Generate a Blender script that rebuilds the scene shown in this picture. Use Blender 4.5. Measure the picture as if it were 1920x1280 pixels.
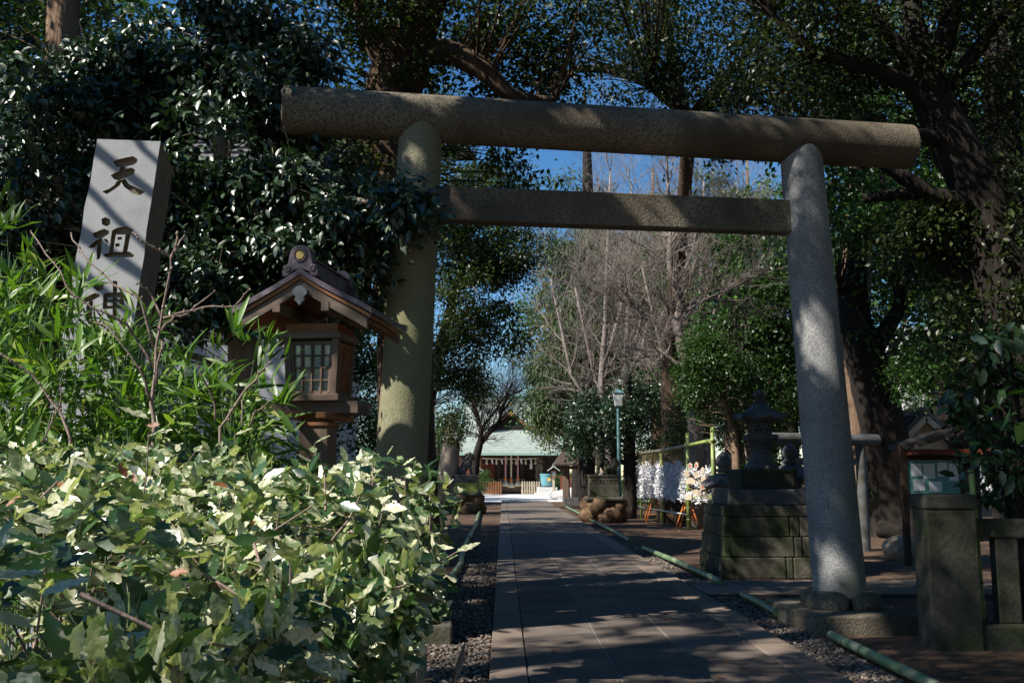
import bpy, bmesh, math, random
import numpy as np
from mathutils import Vector, Matrix

# ------------------------------------------------------------------ scene, camera, sky, sun
for o in list(bpy.data.objects):
    bpy.data.objects.remove(o)
scene = bpy.context.scene
C = scene.collection
R = math.radians
rng = np.random.default_rng(7)
random.seed(7)

F = 1867.0
CAM = np.array([0.0, 0.0, 1.55])
YAW, PITCH = 0.0086, math.atan(250 / F)
cam_d = bpy.data.cameras.new('camera')
cam_d.lens = 35.0
cam_d.sensor_width = 36.0
cam_d.clip_start = 0.05
cam_d.clip_end = 2000
cam = bpy.data.objects.new('camera', cam_d)
C.objects.link(cam)
cam.location = CAM
cam.rotation_euler = (math.pi / 2 + PITCH, 0, -YAW)
scene.camera = cam

SUN_EL, SUN_LEFT = R(43), R(61)          # sun stands behind the viewer, 61 degrees round to the left
S = np.array([-math.sin(SUN_LEFT) * math.cos(SUN_EL), -math.cos(SUN_LEFT) * math.cos(SUN_EL), math.sin(SUN_EL)])
world = bpy.data.worlds.new('World')
scene.world = world
world.use_nodes = True
wn = world.node_tree
bg = wn.nodes['Background']
sky = wn.nodes.new('ShaderNodeTexSky')
sky.sky_type = 'NISHITA'
sky.sun_disc = False
sky.sun_elevation = SUN_EL
sky.sun_rotation = math.atan2(S[0], S[1])
sky.altitude = 50
sky.air_density = 1.0
sky.dust_density = 0.0
sky.ozone_density = 4.0
hsv = wn.nodes.new('ShaderNodeHueSaturation')
hsv.inputs['Saturation'].default_value = 1.25
wn.links.new(sky.outputs[0], hsv.inputs['Color'])
wn.links.new(hsv.outputs[0], bg.inputs[0])
bg.inputs[1].default_value = 0.085
sun_d = bpy.data.lights.new('sun', 'SUN')
sun_d.energy = 5.0
sun_d.angle = R(0.5)
sun_d.color = (1.0, 0.94, 0.84)
sun = bpy.data.objects.new('sun', sun_d)
C.objects.link(sun)
sun.rotation_euler = Vector(S).to_track_quat('Z', 'Y').to_euler()
scene.view_settings.view_transform = 'Standard'
scene.view_settings.look = 'None'
scene.view_settings.exposure = 0.7
scene.view_settings.gamma = 1.0
scene.view_settings.use_curve_mapping = False
scene.render.engine = 'CYCLES'
scene.cycles.max_bounces = 6
scene.cycles.diffuse_bounces = 3
scene.cycles.glossy_bounces = 2
scene.cycles.transmission_bounces = 4
scene.cycles.transparent_max_bounces = 6
scene.cycles.sample_clamp_indirect = 4.0
scene.cycles.use_denoising = True

# ------------------------------------------------------------------ measuring helpers (photo pixel + distance -> place)
_f = np.array([math.sin(YAW) * math.cos(PITCH), math.cos(YAW) * math.cos(PITCH), math.sin(PITCH)])
_r = np.array([math.cos(YAW), -math.sin(YAW), 0.0])
_u = np.cross(_r, _f)
def ray(px, py):
    return _f + _r * ((px - 960) / F) + _u * ((640 - py) / F)
def P(px, py, Y):
    d = ray(px, py)
    return CAM + d * (Y / d[1])
def G(px, py, z=0.0):
    d = ray(px, py)
    return CAM + d * ((z - CAM[2]) / d[2])
def proj(p):
    q = np.asarray(p) - CAM
    w = q @ _f
    return np.stack([960 + F * (q @ _r) / w, 640 - F * (q @ _u) / w, w], -1)

# places that stand in full sun: leaves that would shade them are left out of the crowns (gaps in the canopy)
LIT = []
def lit(p, r, keep=0.08):
    LIT.append((np.array(p, float), r, keep * .15))

# ------------------------------------------------------------------ mesh helpers
class MB:
    def __init__(s):
        s.v = []; s.f = []
    def add(s, vs, fs):
        b = len(s.v)
        s.v.extend([tuple(map(float, p)) for p in vs])
        s.f.extend([tuple(b + i for i in f) for f in fs])
        return s
    def box(s, lo, hi, taper=1.0, taper2=None):
        x0, y0, z0 = lo; x1, y1, z1 = hi
        cx, cy = (x0 + x1) / 2, (y0 + y1) / 2
        t2 = taper if taper2 is None else taper2
        vs = [(x0, y0, z0), (x1, y0, z0), (x1, y1, z0), (x0, y1, z0)]
        vs += [(cx + (x - cx) * taper, cy + (y - cy) * t2, z1) for x, y, _ in vs]
        return s.add(vs, [(3, 2, 1, 0), (4, 5, 6, 7), (0, 1, 5, 4), (1, 2, 6, 5), (2, 3, 7, 6), (3, 0, 4, 7)])
    def bar(s, a, b, w, h, up=(0, 0, 1)):
        a, b = np.array(a, float), np.array(b, float)
        t = (b - a) / np.linalg.norm(b - a)
        up = np.array(up, float)
        sd = np.cross(t, up)
        if np.linalg.norm(sd) < 1e-5: sd = np.cross(t, (0, 1, 0))
        sd /= np.linalg.norm(sd); n = np.cross(sd, t)
        vs = [p + sd * (w / 2 * i) + n * (h / 2 * j) for p in (a, b) for i, j in ((-1, -1), (1, -1), (1, 1), (-1, 1))]
        return s.add(vs, [(0, 1, 2, 3), (7, 6, 5, 4), (0, 4, 5, 1), (1, 5, 6, 2), (2, 6, 7, 3), (3, 7, 4, 0)])
    def tube(s, pts, rad, n=8, cap=True, jit=0.0, rg=None):
        pts = [np.array(p, float) for p in pts]
        if not hasattr(rad, '__len__'): rad = [rad] * len(pts)
        vs = []; prev = None
        for i, p in enumerate(pts):
            t = pts[min(i + 1, len(pts) - 1)] - pts[max(i - 1, 0)]
            t /= np.linalg.norm(t) + 1e-9
            if prev is None:
                a = np.cross(t, (0.3, 0.9, 0.2) if abs(t[2]) > .5 else (0, 0, 1))
            else:
                a = prev - t * (prev @ t)
            a /= np.linalg.norm(a) + 1e-9; prev = a
            b = np.cross(t, a)
            for k in range(n):
                an = 2 * math.pi * k / n
                rr = rad[i] * (1 + (jit * (rg or random).uniform(-1, 1) if jit else 0))
                vs.append(p + (a * math.cos(an) + b * math.sin(an)) * rr)
        fs = []
        for i in range(len(pts) - 1):
            for k in range(n):
                fs.append((i * n + k, i * n + (k + 1) % n, (i + 1) * n + (k + 1) % n, (i + 1) * n + k))
        if cap:
            fs.append(tuple(reversed(range(n))))
            fs.append(tuple((len(pts) - 1) * n + k for k in range(n)))
        return s.add(vs, fs)
    def lathe(s, prof, n=16, c=(0, 0, 0), square=False, rot=0.0):
        vs = []; 
        for r, z in prof:
            for k in range(n):
                an = 2 * math.pi * (k + .5) / n + rot
                vs.append((c[0] + r * math.cos(an), c[1] + r * math.sin(an), c[2] + z))
        fs = []
        for i in range(len(prof) - 1):
            for k in range(n):
                fs.append((i * n + k, i * n + (k + 1) % n, (i + 1) * n + (k + 1) % n, (i + 1) * n + k))
        fs.append(tuple(reversed(range(n)))); fs.append(tuple((len(prof) - 1) * n + k for k in range(n)))
        return s.add(vs, fs)
    def prism(s, poly, y0, y1):            # poly in x,z, extruded along y
        n = len(poly)
        vs = [(x, y0, z) for x, z in poly] + [(x, y1, z) for x, z in poly]
        fs = [tuple(range(n)), tuple(reversed(range(n, 2 * n)))]
        fs += [(i, n + i, n + (i + 1) % n, (i + 1) % n) for i in range(n)]
        return s.add(vs, fs)
    def blob(s, c, r, n=2, jit=0.12, seed=0):
        bm = bmesh.new(); bmesh.ops.create_icosphere(bm, subdivisions=n, radius=1.0)
        rg = random.Random(seed)
        off = [(rg.uniform(-3, 3), rg.uniform(.6, 1.6)) for _ in range(6)]
        vs = []
        for v in bm.verts:
            q = v.co
            k = 1 + jit * sum(math.sin(q.x * a * 2 + q.y * b * 2.1 + q.z * (a - b) + a) for a, b in off) / 2.5
            vs.append((c[0] + q.x * r[0] * k, c[1] + q.y * r[1] * k, c[2] + q.z * r[2] * k))
        fs = [tuple(v.index for v in f.verts) for f in bm.faces]
        bm.free()
        return s.add(vs, fs)
    def rot(s, ang, c=(0, 0)):
        ca, sa = math.cos(ang), math.sin(ang)
        s.v = [(c[0] + (x - c[0]) * ca - (y - c[1]) * sa, c[1] + (x - c[0]) * sa + (y - c[1]) * ca, z) for x, y, z in s.v]
        return s
    def move(s, d):
        s.v = [(x + d[0], y + d[1], z + d[2]) for x, y, z in s.v]
        return s

def wloc(o):
    p = Vector((0, 0, 0))
    while o is not None:
        p = p + o.location; o = o.parent
    return p
def to_mesh(name, mb, smooth=False, off=(0, 0, 0)):
    me = bpy.data.meshes.new(name)
    me.from_pydata([(x - off[0], y - off[1], z - off[2]) for x, y, z in mb.v], [], mb.f)
    if smooth:
        me.polygons.foreach_set('use_smooth', [True] * len(me.polygons))
    me.update()
    return me
def obj(name, mb, m, parent=None, smooth=False, world=False, bevel=0.0, autos=None):
    """one mesh object; world=True when its vertices are in world space"""
    off = wloc(parent) if (parent is not None and world) else (0, 0, 0)
    me = to_mesh(name, mb, smooth, off)
    me.materials.append(M[m] if isinstance(m, str) else m)
    o = bpy.data.objects.new(name, me)
    C.objects.link(o)
    o.parent = parent
    if bevel:
        b = o.modifiers.new('bevel', 'BEVEL'); b.width = bevel; b.segments = 2; b.limit_method = 'ANGLE'; b.angle_limit = R(35)
    if autos:
        me.set_sharp_from_angle(angle=R(autos))
    return o
def tag(o, label, cat, group=None):
    o['label'] = label; o['category'] = cat
    if group: o['group'] = group
    return o
def thing(name, label, cat, loc=(0, 0, 0), rz=0.0, group=None):
    o = bpy.data.objects.new(name, None)
    C.objects.link(o)
    o.empty_display_size = .2
    o.location = [float(q) for q in loc]; o.rotation_euler = (0, 0, rz)
    return tag(o, label, cat, group)
def struct(o):
    o['kind'] = 'structure'; return o
def copy_tree(o, parent=None):
    c = o.copy(); C.objects.link(c); c.parent = parent
    for ch in list(o.children):
        copy_tree(ch, c)
    return c

def np_mesh(name, verts, faces, m, parent=None, smooth=False, world=True):
    """verts (n,3), faces (k,3 or 4)"""
    verts = np.asarray(verts, np.float32)
    if parent is not None and world:
        verts = verts - np.array(wloc(parent), np.float32)
    faces = np.asarray(faces, np.int32)
    k, w = faces.shape
    me = bpy.data.meshes.new(name)
    me.vertices.add(len(verts)); me.vertices.foreach_set('co', verts.ravel())
    me.loops.add(k * w); me.loops.foreach_set('vertex_index', faces.ravel())
    me.polygons.add(k); me.polygons.foreach_set('loop_start', np.arange(0, k * w, w, dtype=np.int32))
    if smooth: me.polygons.foreach_set('use_smooth', np.ones(k, bool))
    me.update(calc_edges=True)
    me.materials.append(M[m] if isinstance(m, str) else m)
    o = bpy.data.objects.new(name, me)
    C.objects.link(o); o.parent = parent
    return o

def unit(a):
    return a / (np.linalg.norm(a, axis=-1, keepdims=True) + 1e-9)
LEAF4 = (np.array([(0, 0, 0), (.45, -.27, .07), (1, 0, 0), (.45, .27, .07)]), np.array([(0, 1, 2), (0, 2, 3)]))
LEAF6 = (np.array([(0, 0, 0), (.28, -.22, .05), (.68, -.2, .04), (1, 0, -.1), (.68, .2, .04), (.28, .22, .05), (.5, 0, 0)]),
         np.array([(0, 1, 6), (1, 2, 6), (2, 3, 6), (3, 4, 6), (4, 5, 6), (5, 0, 6)]))
LANCE = (np.array([(0, 0, 0), (.25, -.07, .01), (.25, .07, .01), (.65, -.055, -.02), (.65, .055, -.02), (1, 0, -.14)]),
         np.array([(0, 1, 2), (1, 3, 2), (2, 3, 4), (3, 5, 4)]))
NEEDLE = (np.array([(0, 0, 0), (.35, -.1, .02), (1, 0, -.16), (.35, .1, .02)]), np.array([(0, 1, 2), (0, 2, 3)]))
def leaf_arrays(pos, axis, nrm, size, tpl):
    tv, tf = tpl
    axis = unit(axis)
    side = unit(np.cross(nrm, axis))
    up = np.cross(axis, side)
    v = (pos[:, None, :] + size[:, None, None] * (tv[None, :, 0, None] * axis[:, None, :] + tv[None, :, 1, None] * side[:, None, :] + tv[None, :, 2, None] * up[:, None, :]))
    f = (tf[None] + (np.arange(len(pos)) * len(tv))[:, None, None])
    return v.reshape(-1, 3), f.reshape(-1, tf.shape[1])
def lit_filter(pos, rg):
    keep = np.ones(len(pos), bool)
    for q, r, k in LIT:
        d = pos - q
        al = d @ S
        pd = np.linalg.norm(d - al[:, None] * S, axis=1)
        bad = (al > r * 1.15 + .15) & (pd < r * (1 + .25 * rg.random(len(pos))))
        keep &= ~(bad & (rg.random(len(pos)) > k))
    return keep
def in_lit(pts):
    for q, r, k in LIT:
        d = pts - q
        al = d @ S
        if np.any((al > r * 1.15 + .15) & (np.linalg.norm(d - al[:, None] * S, axis=1) < r + .03)): return True
    return False
def clumps_in(rg, c, rad, n, shell=.45):
    d = unit(rg.normal(size=(n, 3)))
    q = (shell + (1 - shell) * rg.random((n, 1))) ** .8
    return np.array(c) + d * q * np.array(rad)
def leaves_for(rg, cl, per, cr, size, droop=.25, flat=.6, upn=.9):
    """leaf positions/axes round clump centres cl"""
    n = len(cl)
    k = np.repeat(np.arange(n), per)
    d = unit(rg.normal(size=(n * per, 3)))
    q = rg.random((n * per, 1)) ** .55
    rr = cr * (.65 + .7 * rg.random(n))[k][:, None]
    loc = d * q * rr * np.array([1, 1, flat])
    pos = cl[k] + loc
    ax = d * .7 + rg.normal(size=d.shape) * .6 + np.array([0, 0, -droop])
    nm = rg.normal(size=d.shape) * .55 + np.array([0, 0, upn]) + d * .35
    sz = size * (.65 + .7 * rg.random(n * per))
    return pos, ax, nm, sz
def bez(a, b, sag, n=5, rg=None, side=.0):
    a, b = np.array(a), np.array(b)
    m = (a + b) / 2 + np.array([0, 0, sag]) + (rg.normal(size=3) * side if rg is not None else 0)
    t = np.linspace(0, 1, n)[:, None]
    return (1 - t) ** 2 * a + 2 * t * (1 - t) * m + t ** 2 * b

def make_tree(name, label, cat, trunk, crowns, bark, leafmat, limbs=(), group=None, leaf=.08, per=60, cr=.55, tpl=LEAF4,
              nsides=12, branch_r=.035, keep_lit=True, droop=.25, flat=.6, seed=1, base=None, upn=.9, nb=(0, 0, 0), every=1, avoid=None, shell=.45):
    """trunk: [(x,y,z,r)], limbs: list of the same, crowns: [(centre, radii, clump count)]"""
    rg = np.random.default_rng(seed); pr = random.Random(seed)
    b0 = base if base is not None else (trunk[0][0], trunk[0][1], 0)
    t = thing(name, label, cat, b0, 0, group)
    mb = MB(); skel = []
    for poly in [trunk] + list(limbs):
        p = np.array(poly, float)
        # smooth the polyline
        pts = []; rad = []
        for i in range(len(p) - 1):
            p0, p1, p2, p3 = p[max(i - 1, 0)], p[i], p[i + 1], p[min(i + 2, len(p) - 1)]
            m = 5
            for k in range(m):
                s_ = k / m
                q = .5 * ((2 * p1) + (-p0 + p2) * s_ + (2 * p0 - 5 * p1 + 4 * p2 - p3) * s_ ** 2 + (-p0 + 3 * p1 - 3 * p2 + p3) * s_ ** 3)
                pts.append(q[:3]); rad.append(max(q[3], .008))
        pts.append(p[-1][:3]); rad.append(p[-1][3])
        mb.tube(pts, rad, nsides if poly is trunk else max(6, nsides - 3), jit=.06, rg=pr)
        skel.append((np.array(pts), np.array(rad)))
    sp = np.concatenate([s_[0] for s_ in skel]); sr = np.concatenate([s_[1] for s_ in skel])
    pos = []; ax = []; nm = []; sz = []
    for c, rad, n in crowns:
        cl = clumps_in(rg, c, rad, n, shell)
        if avoid is not None:
            cl = cl[~avoid(cl)]
        if not len(cl): continue
        for i, q in enumerate(cl):
            if i % every: continue
            d = np.linalg.norm(sp - q, axis=1) + np.maximum(0, sp[:, 2] - q[2] + .3) * 1.5
            j = int(np.argmin(d))
            L = np.linalg.norm(sp[j] - q)
            r0 = min(sr[j] * .5, branch_r * (.25 + .16 * L))
            bz_ = bez(sp[j], q, .12 * L, 6, rg, .06 * L)
            if keep_lit and in_lit(bez(bz_[0], bz_[-1], .12 * L, 12)): continue
            mb.tube(bz_, np.linspace(r0, .004, 6), 5, cap=False)
            for _ in range(2):
                mb.tube([q, q + rg.normal(size=3) * cr * .5 + np.array([0, 0, .05])], [.005, .002], 3, cap=False)
        a, b, n_, s_ = leaves_for(rg, cl, per, cr, leaf, droop, flat, upn); n_ = n_ + np.array(nb)
        pos.append(a); ax.append(b); nm.append(n_); sz.append(s_)
    obj('trunk', mb, bark, t, True, True)
    if pos:
        pos = np.concatenate(pos); ax = np.concatenate(ax); nm = np.concatenate(nm); sz = np.concatenate(sz)
        k = pos[:, 2] > .15
        if keep_lit: k &= lit_filter(pos, rg)
        v, f = leaf_arrays(pos[k], ax[k], nm[k], sz[k], tpl)
        np_mesh('crown', v, f, leafmat, t)
    return t

# ------------------------------------------------------------------ materials
M = {}
def nodes(name):
    m = bpy.data.materials.new(name); m.use_nodes = True
    nt = m.node_tree
    return m, nt, nt.nodes['Principled BSDF']
def N(nt, t, **kw):
    n = nt.nodes.new(t)
    for k, v in kw.items(): setattr(n, k, v)
    return n
def ramp(nt, cols):
    r = N(nt, 'ShaderNodeValToRGB')
    e = r.color_ramp.elements
    while len(e) < len(cols): e.new(.5)
    for i, (p, c) in enumerate(cols):
        e[i].position = p; e[i].color = (*c, 1)
    return r
def surf(name, cols, scale=8, rough=.85, bump=.3, bscale=None, detail=8, speck=None, stain=None, stretch=(1, 1, 1), objrand=0.0, spec=.3, metal=0.0, bdist=.02):
    """cols: ramp stops over a noise; speck=(scale,colour,amount); stain=(scale,colour,lo,hi[,zlo,zhi])"""
    m, nt, p = nodes(name)
    L = nt.links.new
    tc = N(nt, 'ShaderNodeTexCoord'); mp = N(nt, 'ShaderNodeMapping'); mp.inputs['Scale'].default_value = stretch
    L(tc.outputs['Object'], mp.inputs[0])
    oi = N(nt, 'ShaderNodeObjectInfo')
    n1 = N(nt, 'ShaderNodeTexNoise', noise_dimensions='4D'); n1.inputs['Scale'].default_value = scale; n1.inputs['Detail'].default_value = detail; n1.inputs['Roughness'].default_value = .62
    L(mp.outputs[0], n1.inputs['Vector'])
    w = N(nt, 'ShaderNodeMath', operation='MULTIPLY'); w.inputs[1].default_value = 37.0; L(oi.outputs['Random'], w.inputs[0]); L(w.outputs[0], n1.inputs['W'])
    r = ramp(nt, cols); L(n1.outputs['Fac'], r.inputs[0])
    col = r.outputs[0]
    if speck:
        n2 = N(nt, 'ShaderNodeTexNoise'); n2.inputs['Scale'].default_value = speck[0]; n2.inputs['Detail'].default_value = 2
        L(mp.outputs[0], n2.inputs['Vector'])
        r2 = ramp(nt, [(.42, (0, 0, 0)), (.62, (1, 1, 1))]); L(n2.outputs['Fac'], r2.inputs[0])
        ml = N(nt, 'ShaderNodeMath', operation='MULTIPLY'); ml.inputs[1].default_value = speck[2]; L(r2.outputs[0], ml.inputs[0])
        mx = N(nt, 'ShaderNodeMixRGB'); mx.inputs[2].default_value = (*speck[1], 1); L(ml.outputs[0], mx.inputs[0]); L(col, mx.inputs[1]); col = mx.outputs[0]
    for st in (stain or []):
        n3 = N(nt, 'ShaderNodeTexNoise'); n3.inputs['Scale'].default_value = st[0]; n3.inputs['Detail'].default_value = 6
        L(tc.outputs['Object'], n3.inputs['Vector'])
        r3 = ramp(nt, [(st[2], (0, 0, 0)), (st[3], (1, 1, 1))]); L(n3.outputs['Fac'], r3.inputs[0])
        fac = r3.outputs[0]
        mx = N(nt, 'ShaderNodeMixRGB'); mx.inputs[2].default_value = (*st[1], 1); L(fac, mx.inputs[0]); L(col, mx.inputs[1]); col = mx.outputs[0]
    if objrand:
        hs = N(nt, 'ShaderNodeHueSaturation'); mr = N(nt, 'ShaderNodeMapRange')
        mr.inputs[3].default_value = 1 - objrand; mr.inputs[4].default_value = 1 + objrand
        L(oi.outputs['Random'], mr.inputs[0]); L(mr.outputs[0], hs.inputs['Value']); L(col, hs.inputs['Color']); col = hs.outputs[0]
    L(col, p.inputs['Base Color'])
    p.inputs['Roughness'].default_value = rough
    p.inputs['Specular IOR Level'].default_value = spec
    p.inputs['Metallic'].default_value = metal
    if bump:
        nb = N(nt, 'ShaderNodeTexNoise'); nb.inputs['Scale'].default_value = bscale or scale * 4; nb.inputs['Detail'].default_value = 6
        L(mp.outputs[0], nb.inputs['Vector'])
        b = N(nt, 'ShaderNodeBump'); b.inputs['Strength'].default_value = bump; b.inputs['Distance'].default_value = bdist
        L(nb.outputs['Fac'], b.inputs['Height']); L(b.outputs[0], p.inputs['Normal'])
    M[name] = m
    return m
def leafmat(name, cols, rough=.4, trans=.25, spec=.5, blotch=None, var=.25, tcol=None):
    m, nt, p = nodes(name)
    L = nt.links.new
    g = N(nt, 'ShaderNodeNewGeometry'); oi = N(nt, 'ShaderNodeObjectInfo')
    ad = N(nt, 'ShaderNodeMath', operation='ADD'); L(g.outputs['Random Per Island'], ad.inputs[0]); L(oi.outputs['Random'], ad.inputs[1])
    fr = N(nt, 'ShaderNodeMath', operation='FRACT'); L(ad.outputs[0], fr.inputs[0])
    r = ramp(nt, cols); L(fr.outputs[0], r.inputs[0])
    hs = N(nt, 'ShaderNodeHueSaturation'); mr = N(nt, 'ShaderNodeMapRange'); mr.inputs[3].default_value = 1 - var; mr.inputs[4].default_value = 1 + var
    L(oi.outputs['Random'], mr.inputs[0]); L(mr.outputs[0], hs.inputs['Value']); L(r.outputs[0], hs.inputs['Color'])
    col = hs.outputs[0]
    if blotch:
        n = N(nt, 'ShaderNodeTexNoise'); n.inputs['Scale'].default_value = blotch[0]; n.inputs['Detail'].default_value = 4
        tc = N(nt, 'ShaderNodeTexCoord'); L(tc.outputs['Object'], n.inputs['Vector'])
        sm = N(nt, 'ShaderNodeMath', operation='MULTIPLY_ADD'); sm.inputs[1].default_value = .35; L(fr.outputs[0], sm.inputs[0]); L(n.outputs['Fac'], sm.inputs[2])
        rb = ramp(nt, [(blotch[2], (0, 0, 0)), (blotch[3], (1, 1, 1))]); L(sm.outputs[0], rb.inputs[0])
        mx = N(nt, 'ShaderNodeMixRGB'); mx.inputs[2].default_value = (*blotch[1], 1); L(rb.outputs[0], mx.inputs[0]); L(col, mx.inputs[1]); col = mx.outputs[0]
    L(col, p.inputs['Base Color'])
    p.inputs['Roughness'].default_value = rough; p.inputs['Specular IOR Level'].default_value = spec
    tr = N(nt, 'ShaderNodeBsdfTranslucent')
    tm = N(nt, 'ShaderNodeMixRGB', blend_type='MULTIPLY'); tm.inputs[0].default_value = 1; tm.inputs[2].default_value = (*(tcol or (1.3, 1.5, .5)), 1)
    L(col, tm.inputs[1]); L(tm.outputs[0], tr.inputs[0])
    ms = N(nt, 'ShaderNodeMixShader'); ms.inputs[0].default_value = trans
    out = nt.nodes['Material Output']
    L(p.outputs[0], ms.inputs[1]); L(tr.outputs[0], ms.inputs[2]); L(ms.outputs[0], out.inputs[0])
    M[name] = m
    return m

surf('earth', [(.3, (.045, .028, .018)), (.7, (.13, .08, .052))], 1.2, .95, .6, 30, stain=[(.35, (.16, .1, .065), .5, .7)], bdist=.04)
surf('court', [(.3, (.5, .49, .47)), (.7, (.72, .71, .68))], 3, .95, .5, 25)
surf('slab', [(.3, (.125, .1, .085)), (.7, (.2, .165, .14))], 5, .85, .25, 120, speck=(160, (.065, .052, .046), .5), stain=[(1.3, (.085, .07, .062), .5, .75)], objrand=.16, bdist=.004)
surf('border_slab', [(.3, (.19, .145, .115)), (.7, (.28, .22, .175))], 5, .82, .25, 120, speck=(160, (.1, .08, .07), .5), objrand=.13, bdist=.004)
surf('mortar', [(.3, (.035, .03, .028)), (.7, (.07, .06, .055))], 30, .95, .3)
surf('white_mortar', [(.3, (.17, .16, .145)), (.7, (.27, .255, .235))], 30, .95, .2)
surf('pebble', [(.3, (.1, .085, .075)), (.5, (.2, .16, .135)), (.7, (.3, .25, .21))], 25, .8, .2)
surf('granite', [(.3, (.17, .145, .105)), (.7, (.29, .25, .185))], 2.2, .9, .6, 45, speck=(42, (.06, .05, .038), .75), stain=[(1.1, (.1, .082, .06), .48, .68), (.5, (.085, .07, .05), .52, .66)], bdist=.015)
surf('granite_grey', [(.3, (.24, .24, .24)), (.7, (.38, .38, .375))], 2, .88, .45, 60, speck=(52, (.11, .11, .12), .6), stain=[(1.4, (.2, .21, .15), .55, .75)], bdist=.01)
surf('granite_moss', [(.3, (.2, .19, .13)), (.7, (.34, .32, .23))], 2, .9, .5, 50, speck=(48, (.1, .09, .06), .65), stain=[(.9, (.19, .19, .1), .46, .66), (5, (.13, .14, .08), .6, .76)], bdist=.01)
surf('sign_stone', [(.3, (.3, .31, .32)), (.7, (.42, .43, .44))], 6, .8, .2, 50, speck=(130, (.3, .3, .31), .35), bdist=.006)
surf('sign_side', [(.3, (.17, .14, .11)), (.7, (.27, .23, .19))], 8, .9, .7, 25, speck=(60, (.1, .09, .07), .5), bdist=.02)
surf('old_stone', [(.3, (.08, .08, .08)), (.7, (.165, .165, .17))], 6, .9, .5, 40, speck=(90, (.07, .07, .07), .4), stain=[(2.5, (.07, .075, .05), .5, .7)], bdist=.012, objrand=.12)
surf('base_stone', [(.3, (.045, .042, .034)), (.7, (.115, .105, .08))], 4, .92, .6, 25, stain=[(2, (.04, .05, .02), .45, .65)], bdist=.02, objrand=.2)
surf('mossy_stone', [(.3, (.13, .17, .04)), (.7, (.26, .3, .08))], 5, .95, .6, 40)
surf('rock', [(.3, (.075, .045, .026)), (.7, (.21, .13, .075))], 4, .9, .6, 15, bdist=.03, objrand=.25)
surf('boulder', [(.3, (.25, .2, .15)), (.7, (.4, .33, .26))], 5, .85, .3, 30)
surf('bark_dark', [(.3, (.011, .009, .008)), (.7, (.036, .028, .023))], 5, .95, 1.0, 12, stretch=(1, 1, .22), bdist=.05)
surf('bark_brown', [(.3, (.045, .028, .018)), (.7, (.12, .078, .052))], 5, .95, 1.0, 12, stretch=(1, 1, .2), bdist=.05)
surf('bark_red', [(.3, (.13, .085, .055)), (.7, (.3, .205, .14))], 5, .95, 1.0, 14, stretch=(1, 1, .12), bdist=.05)
surf('bark_grey', [(.3, (.14, .11, .085)), (.7, (.31, .26, .205))], 5, .92, .7, 18, stretch=(1, 1, .3), bdist=.02)
surf('bark_twig', [(.3, (.16, .11, .09)), (.7, (.33, .25, .21))], 30, .85, .3, 60)
surf('bark_bare', [(.3, (.16, .13, .115)), (.7, (.34, .29, .26))], 4, .92, .4, 18)
surf('wood_grey', [(.3, (.1, .07, .05)), (.7, (.22, .165, .125))], 5, .8, .5, 30, stretch=(.25, 1, 1), bdist=.008, objrand=.1)
surf('wood_greyv', [(.3, (.1, .065, .045)), (.7, (.21, .15, .11))], 6, .8, .5, 30, stretch=(1, 1, .2), bdist=.008, objrand=.1)
surf('wood_warm', [(.3, (.15, .06, .025)), (.7, (.33, .15, .065))], 6, .75, .4, 30, stretch=(1, 1, .3), bdist=.006, objrand=.12)
surf('wood_dark', [(.3, (.03, .018, .012)), (.7, (.075, .045, .03))], 6, .8, .4, 30, stretch=(1, 1, .3))
surf('wood_pale', [(.3, (.36, .3, .22)), (.7, (.55, .46, .35))], 6, .8, .3, 30, stretch=(1, 1, .3), objrand=.1)
surf('wood_red', [(.3, (.13, .03, .015)), (.7, (.24, .065, .035))], 6, .75, .3, 30, stretch=(1, 1, .3))
surf('copper_old', [(.3, (.075, .052, .062)), (.7, (.16, .115, .13))], 7, .5, .2, 30, stain=[(9, (.12, .16, .19), .62, .75)], spec=.5, objrand=.05)
surf('copper_green', [(.3, (.3, .35, .31)), (.7, (.45, .5, .45))], 2, .6, .1, 20)
surf('copper_edge', [(.3, (.2, .34, .29)), (.7, (.34, .48, .42))], 6, .6, .1, 20)
surf('gold', [(.3, (.55, .36, .07)), (.7, (.75, .5, .14))], 40, .4, .2, 90, spec=.6)
surf('iron_grey', [(.3, (.12, .12, .125)), (.7, (.2, .2, .21))], 20, .55, .2, 60)
surf('bamboo_green', [(.3, (.09, .16, .08)), (.7, (.2, .3, .16))], 6, .4, .1, 30, stretch=(1, 1, 1), stain=[(3, (.32, .33, .22), .55, .72)], spec=.5, objrand=.15)
surf('bamboo_post', [(.3, (.2, .3, .07)), (.7, (.34, .42, .13))], 6, .42, .1, 30, spec=.5, objrand=.12)
surf('bamboo_dry', [(.3, (.3, .27, .18)), (.7, (.46, .42, .3))], 6, .5, .1, 30, spec=.4)
surf('node_dark', [(.3, (.05, .06, .04)), (.7, (.1, .11, .07))], 20, .7, .1)
surf('cord', [(.3, (.38, .28, .14)), (.7, (.55, .42, .24))], 60, .95, .4, 120)
surf('paper', [(.3, (.74, .74, .77)), (.7, (.86, .86, .88))], 40, .9, .1, 80)
surf('plaster', [(.3, (.6, .62, .66)), (.7, (.74, .75, .78))], 1.5, .9, .15, 40)
surf('plaster_cream', [(.3, (.5, .46, .36)), (.7, (.66, .61, .5))], 2, .9, .15, 40)
surf('concrete', [(.3, (.5, .5, .49)), (.7, (.68, .68, .66))], 1.2, .9, .1, 20)
surf('roof_tile', [(.3, (.1, .1, .11)), (.7, (.2, .2, .215))], 10, .6, .2, 40, objrand=.1)
surf('roof_brown', [(.3, (.045, .032, .026)), (.7, (.1, .075, .06))], 8, .8, .3, 30)
surf('teal_paint', [(.3, (.1, .28, .26)), (.7, (.16, .38, .34))], 5, .6, .1, 30)
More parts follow.
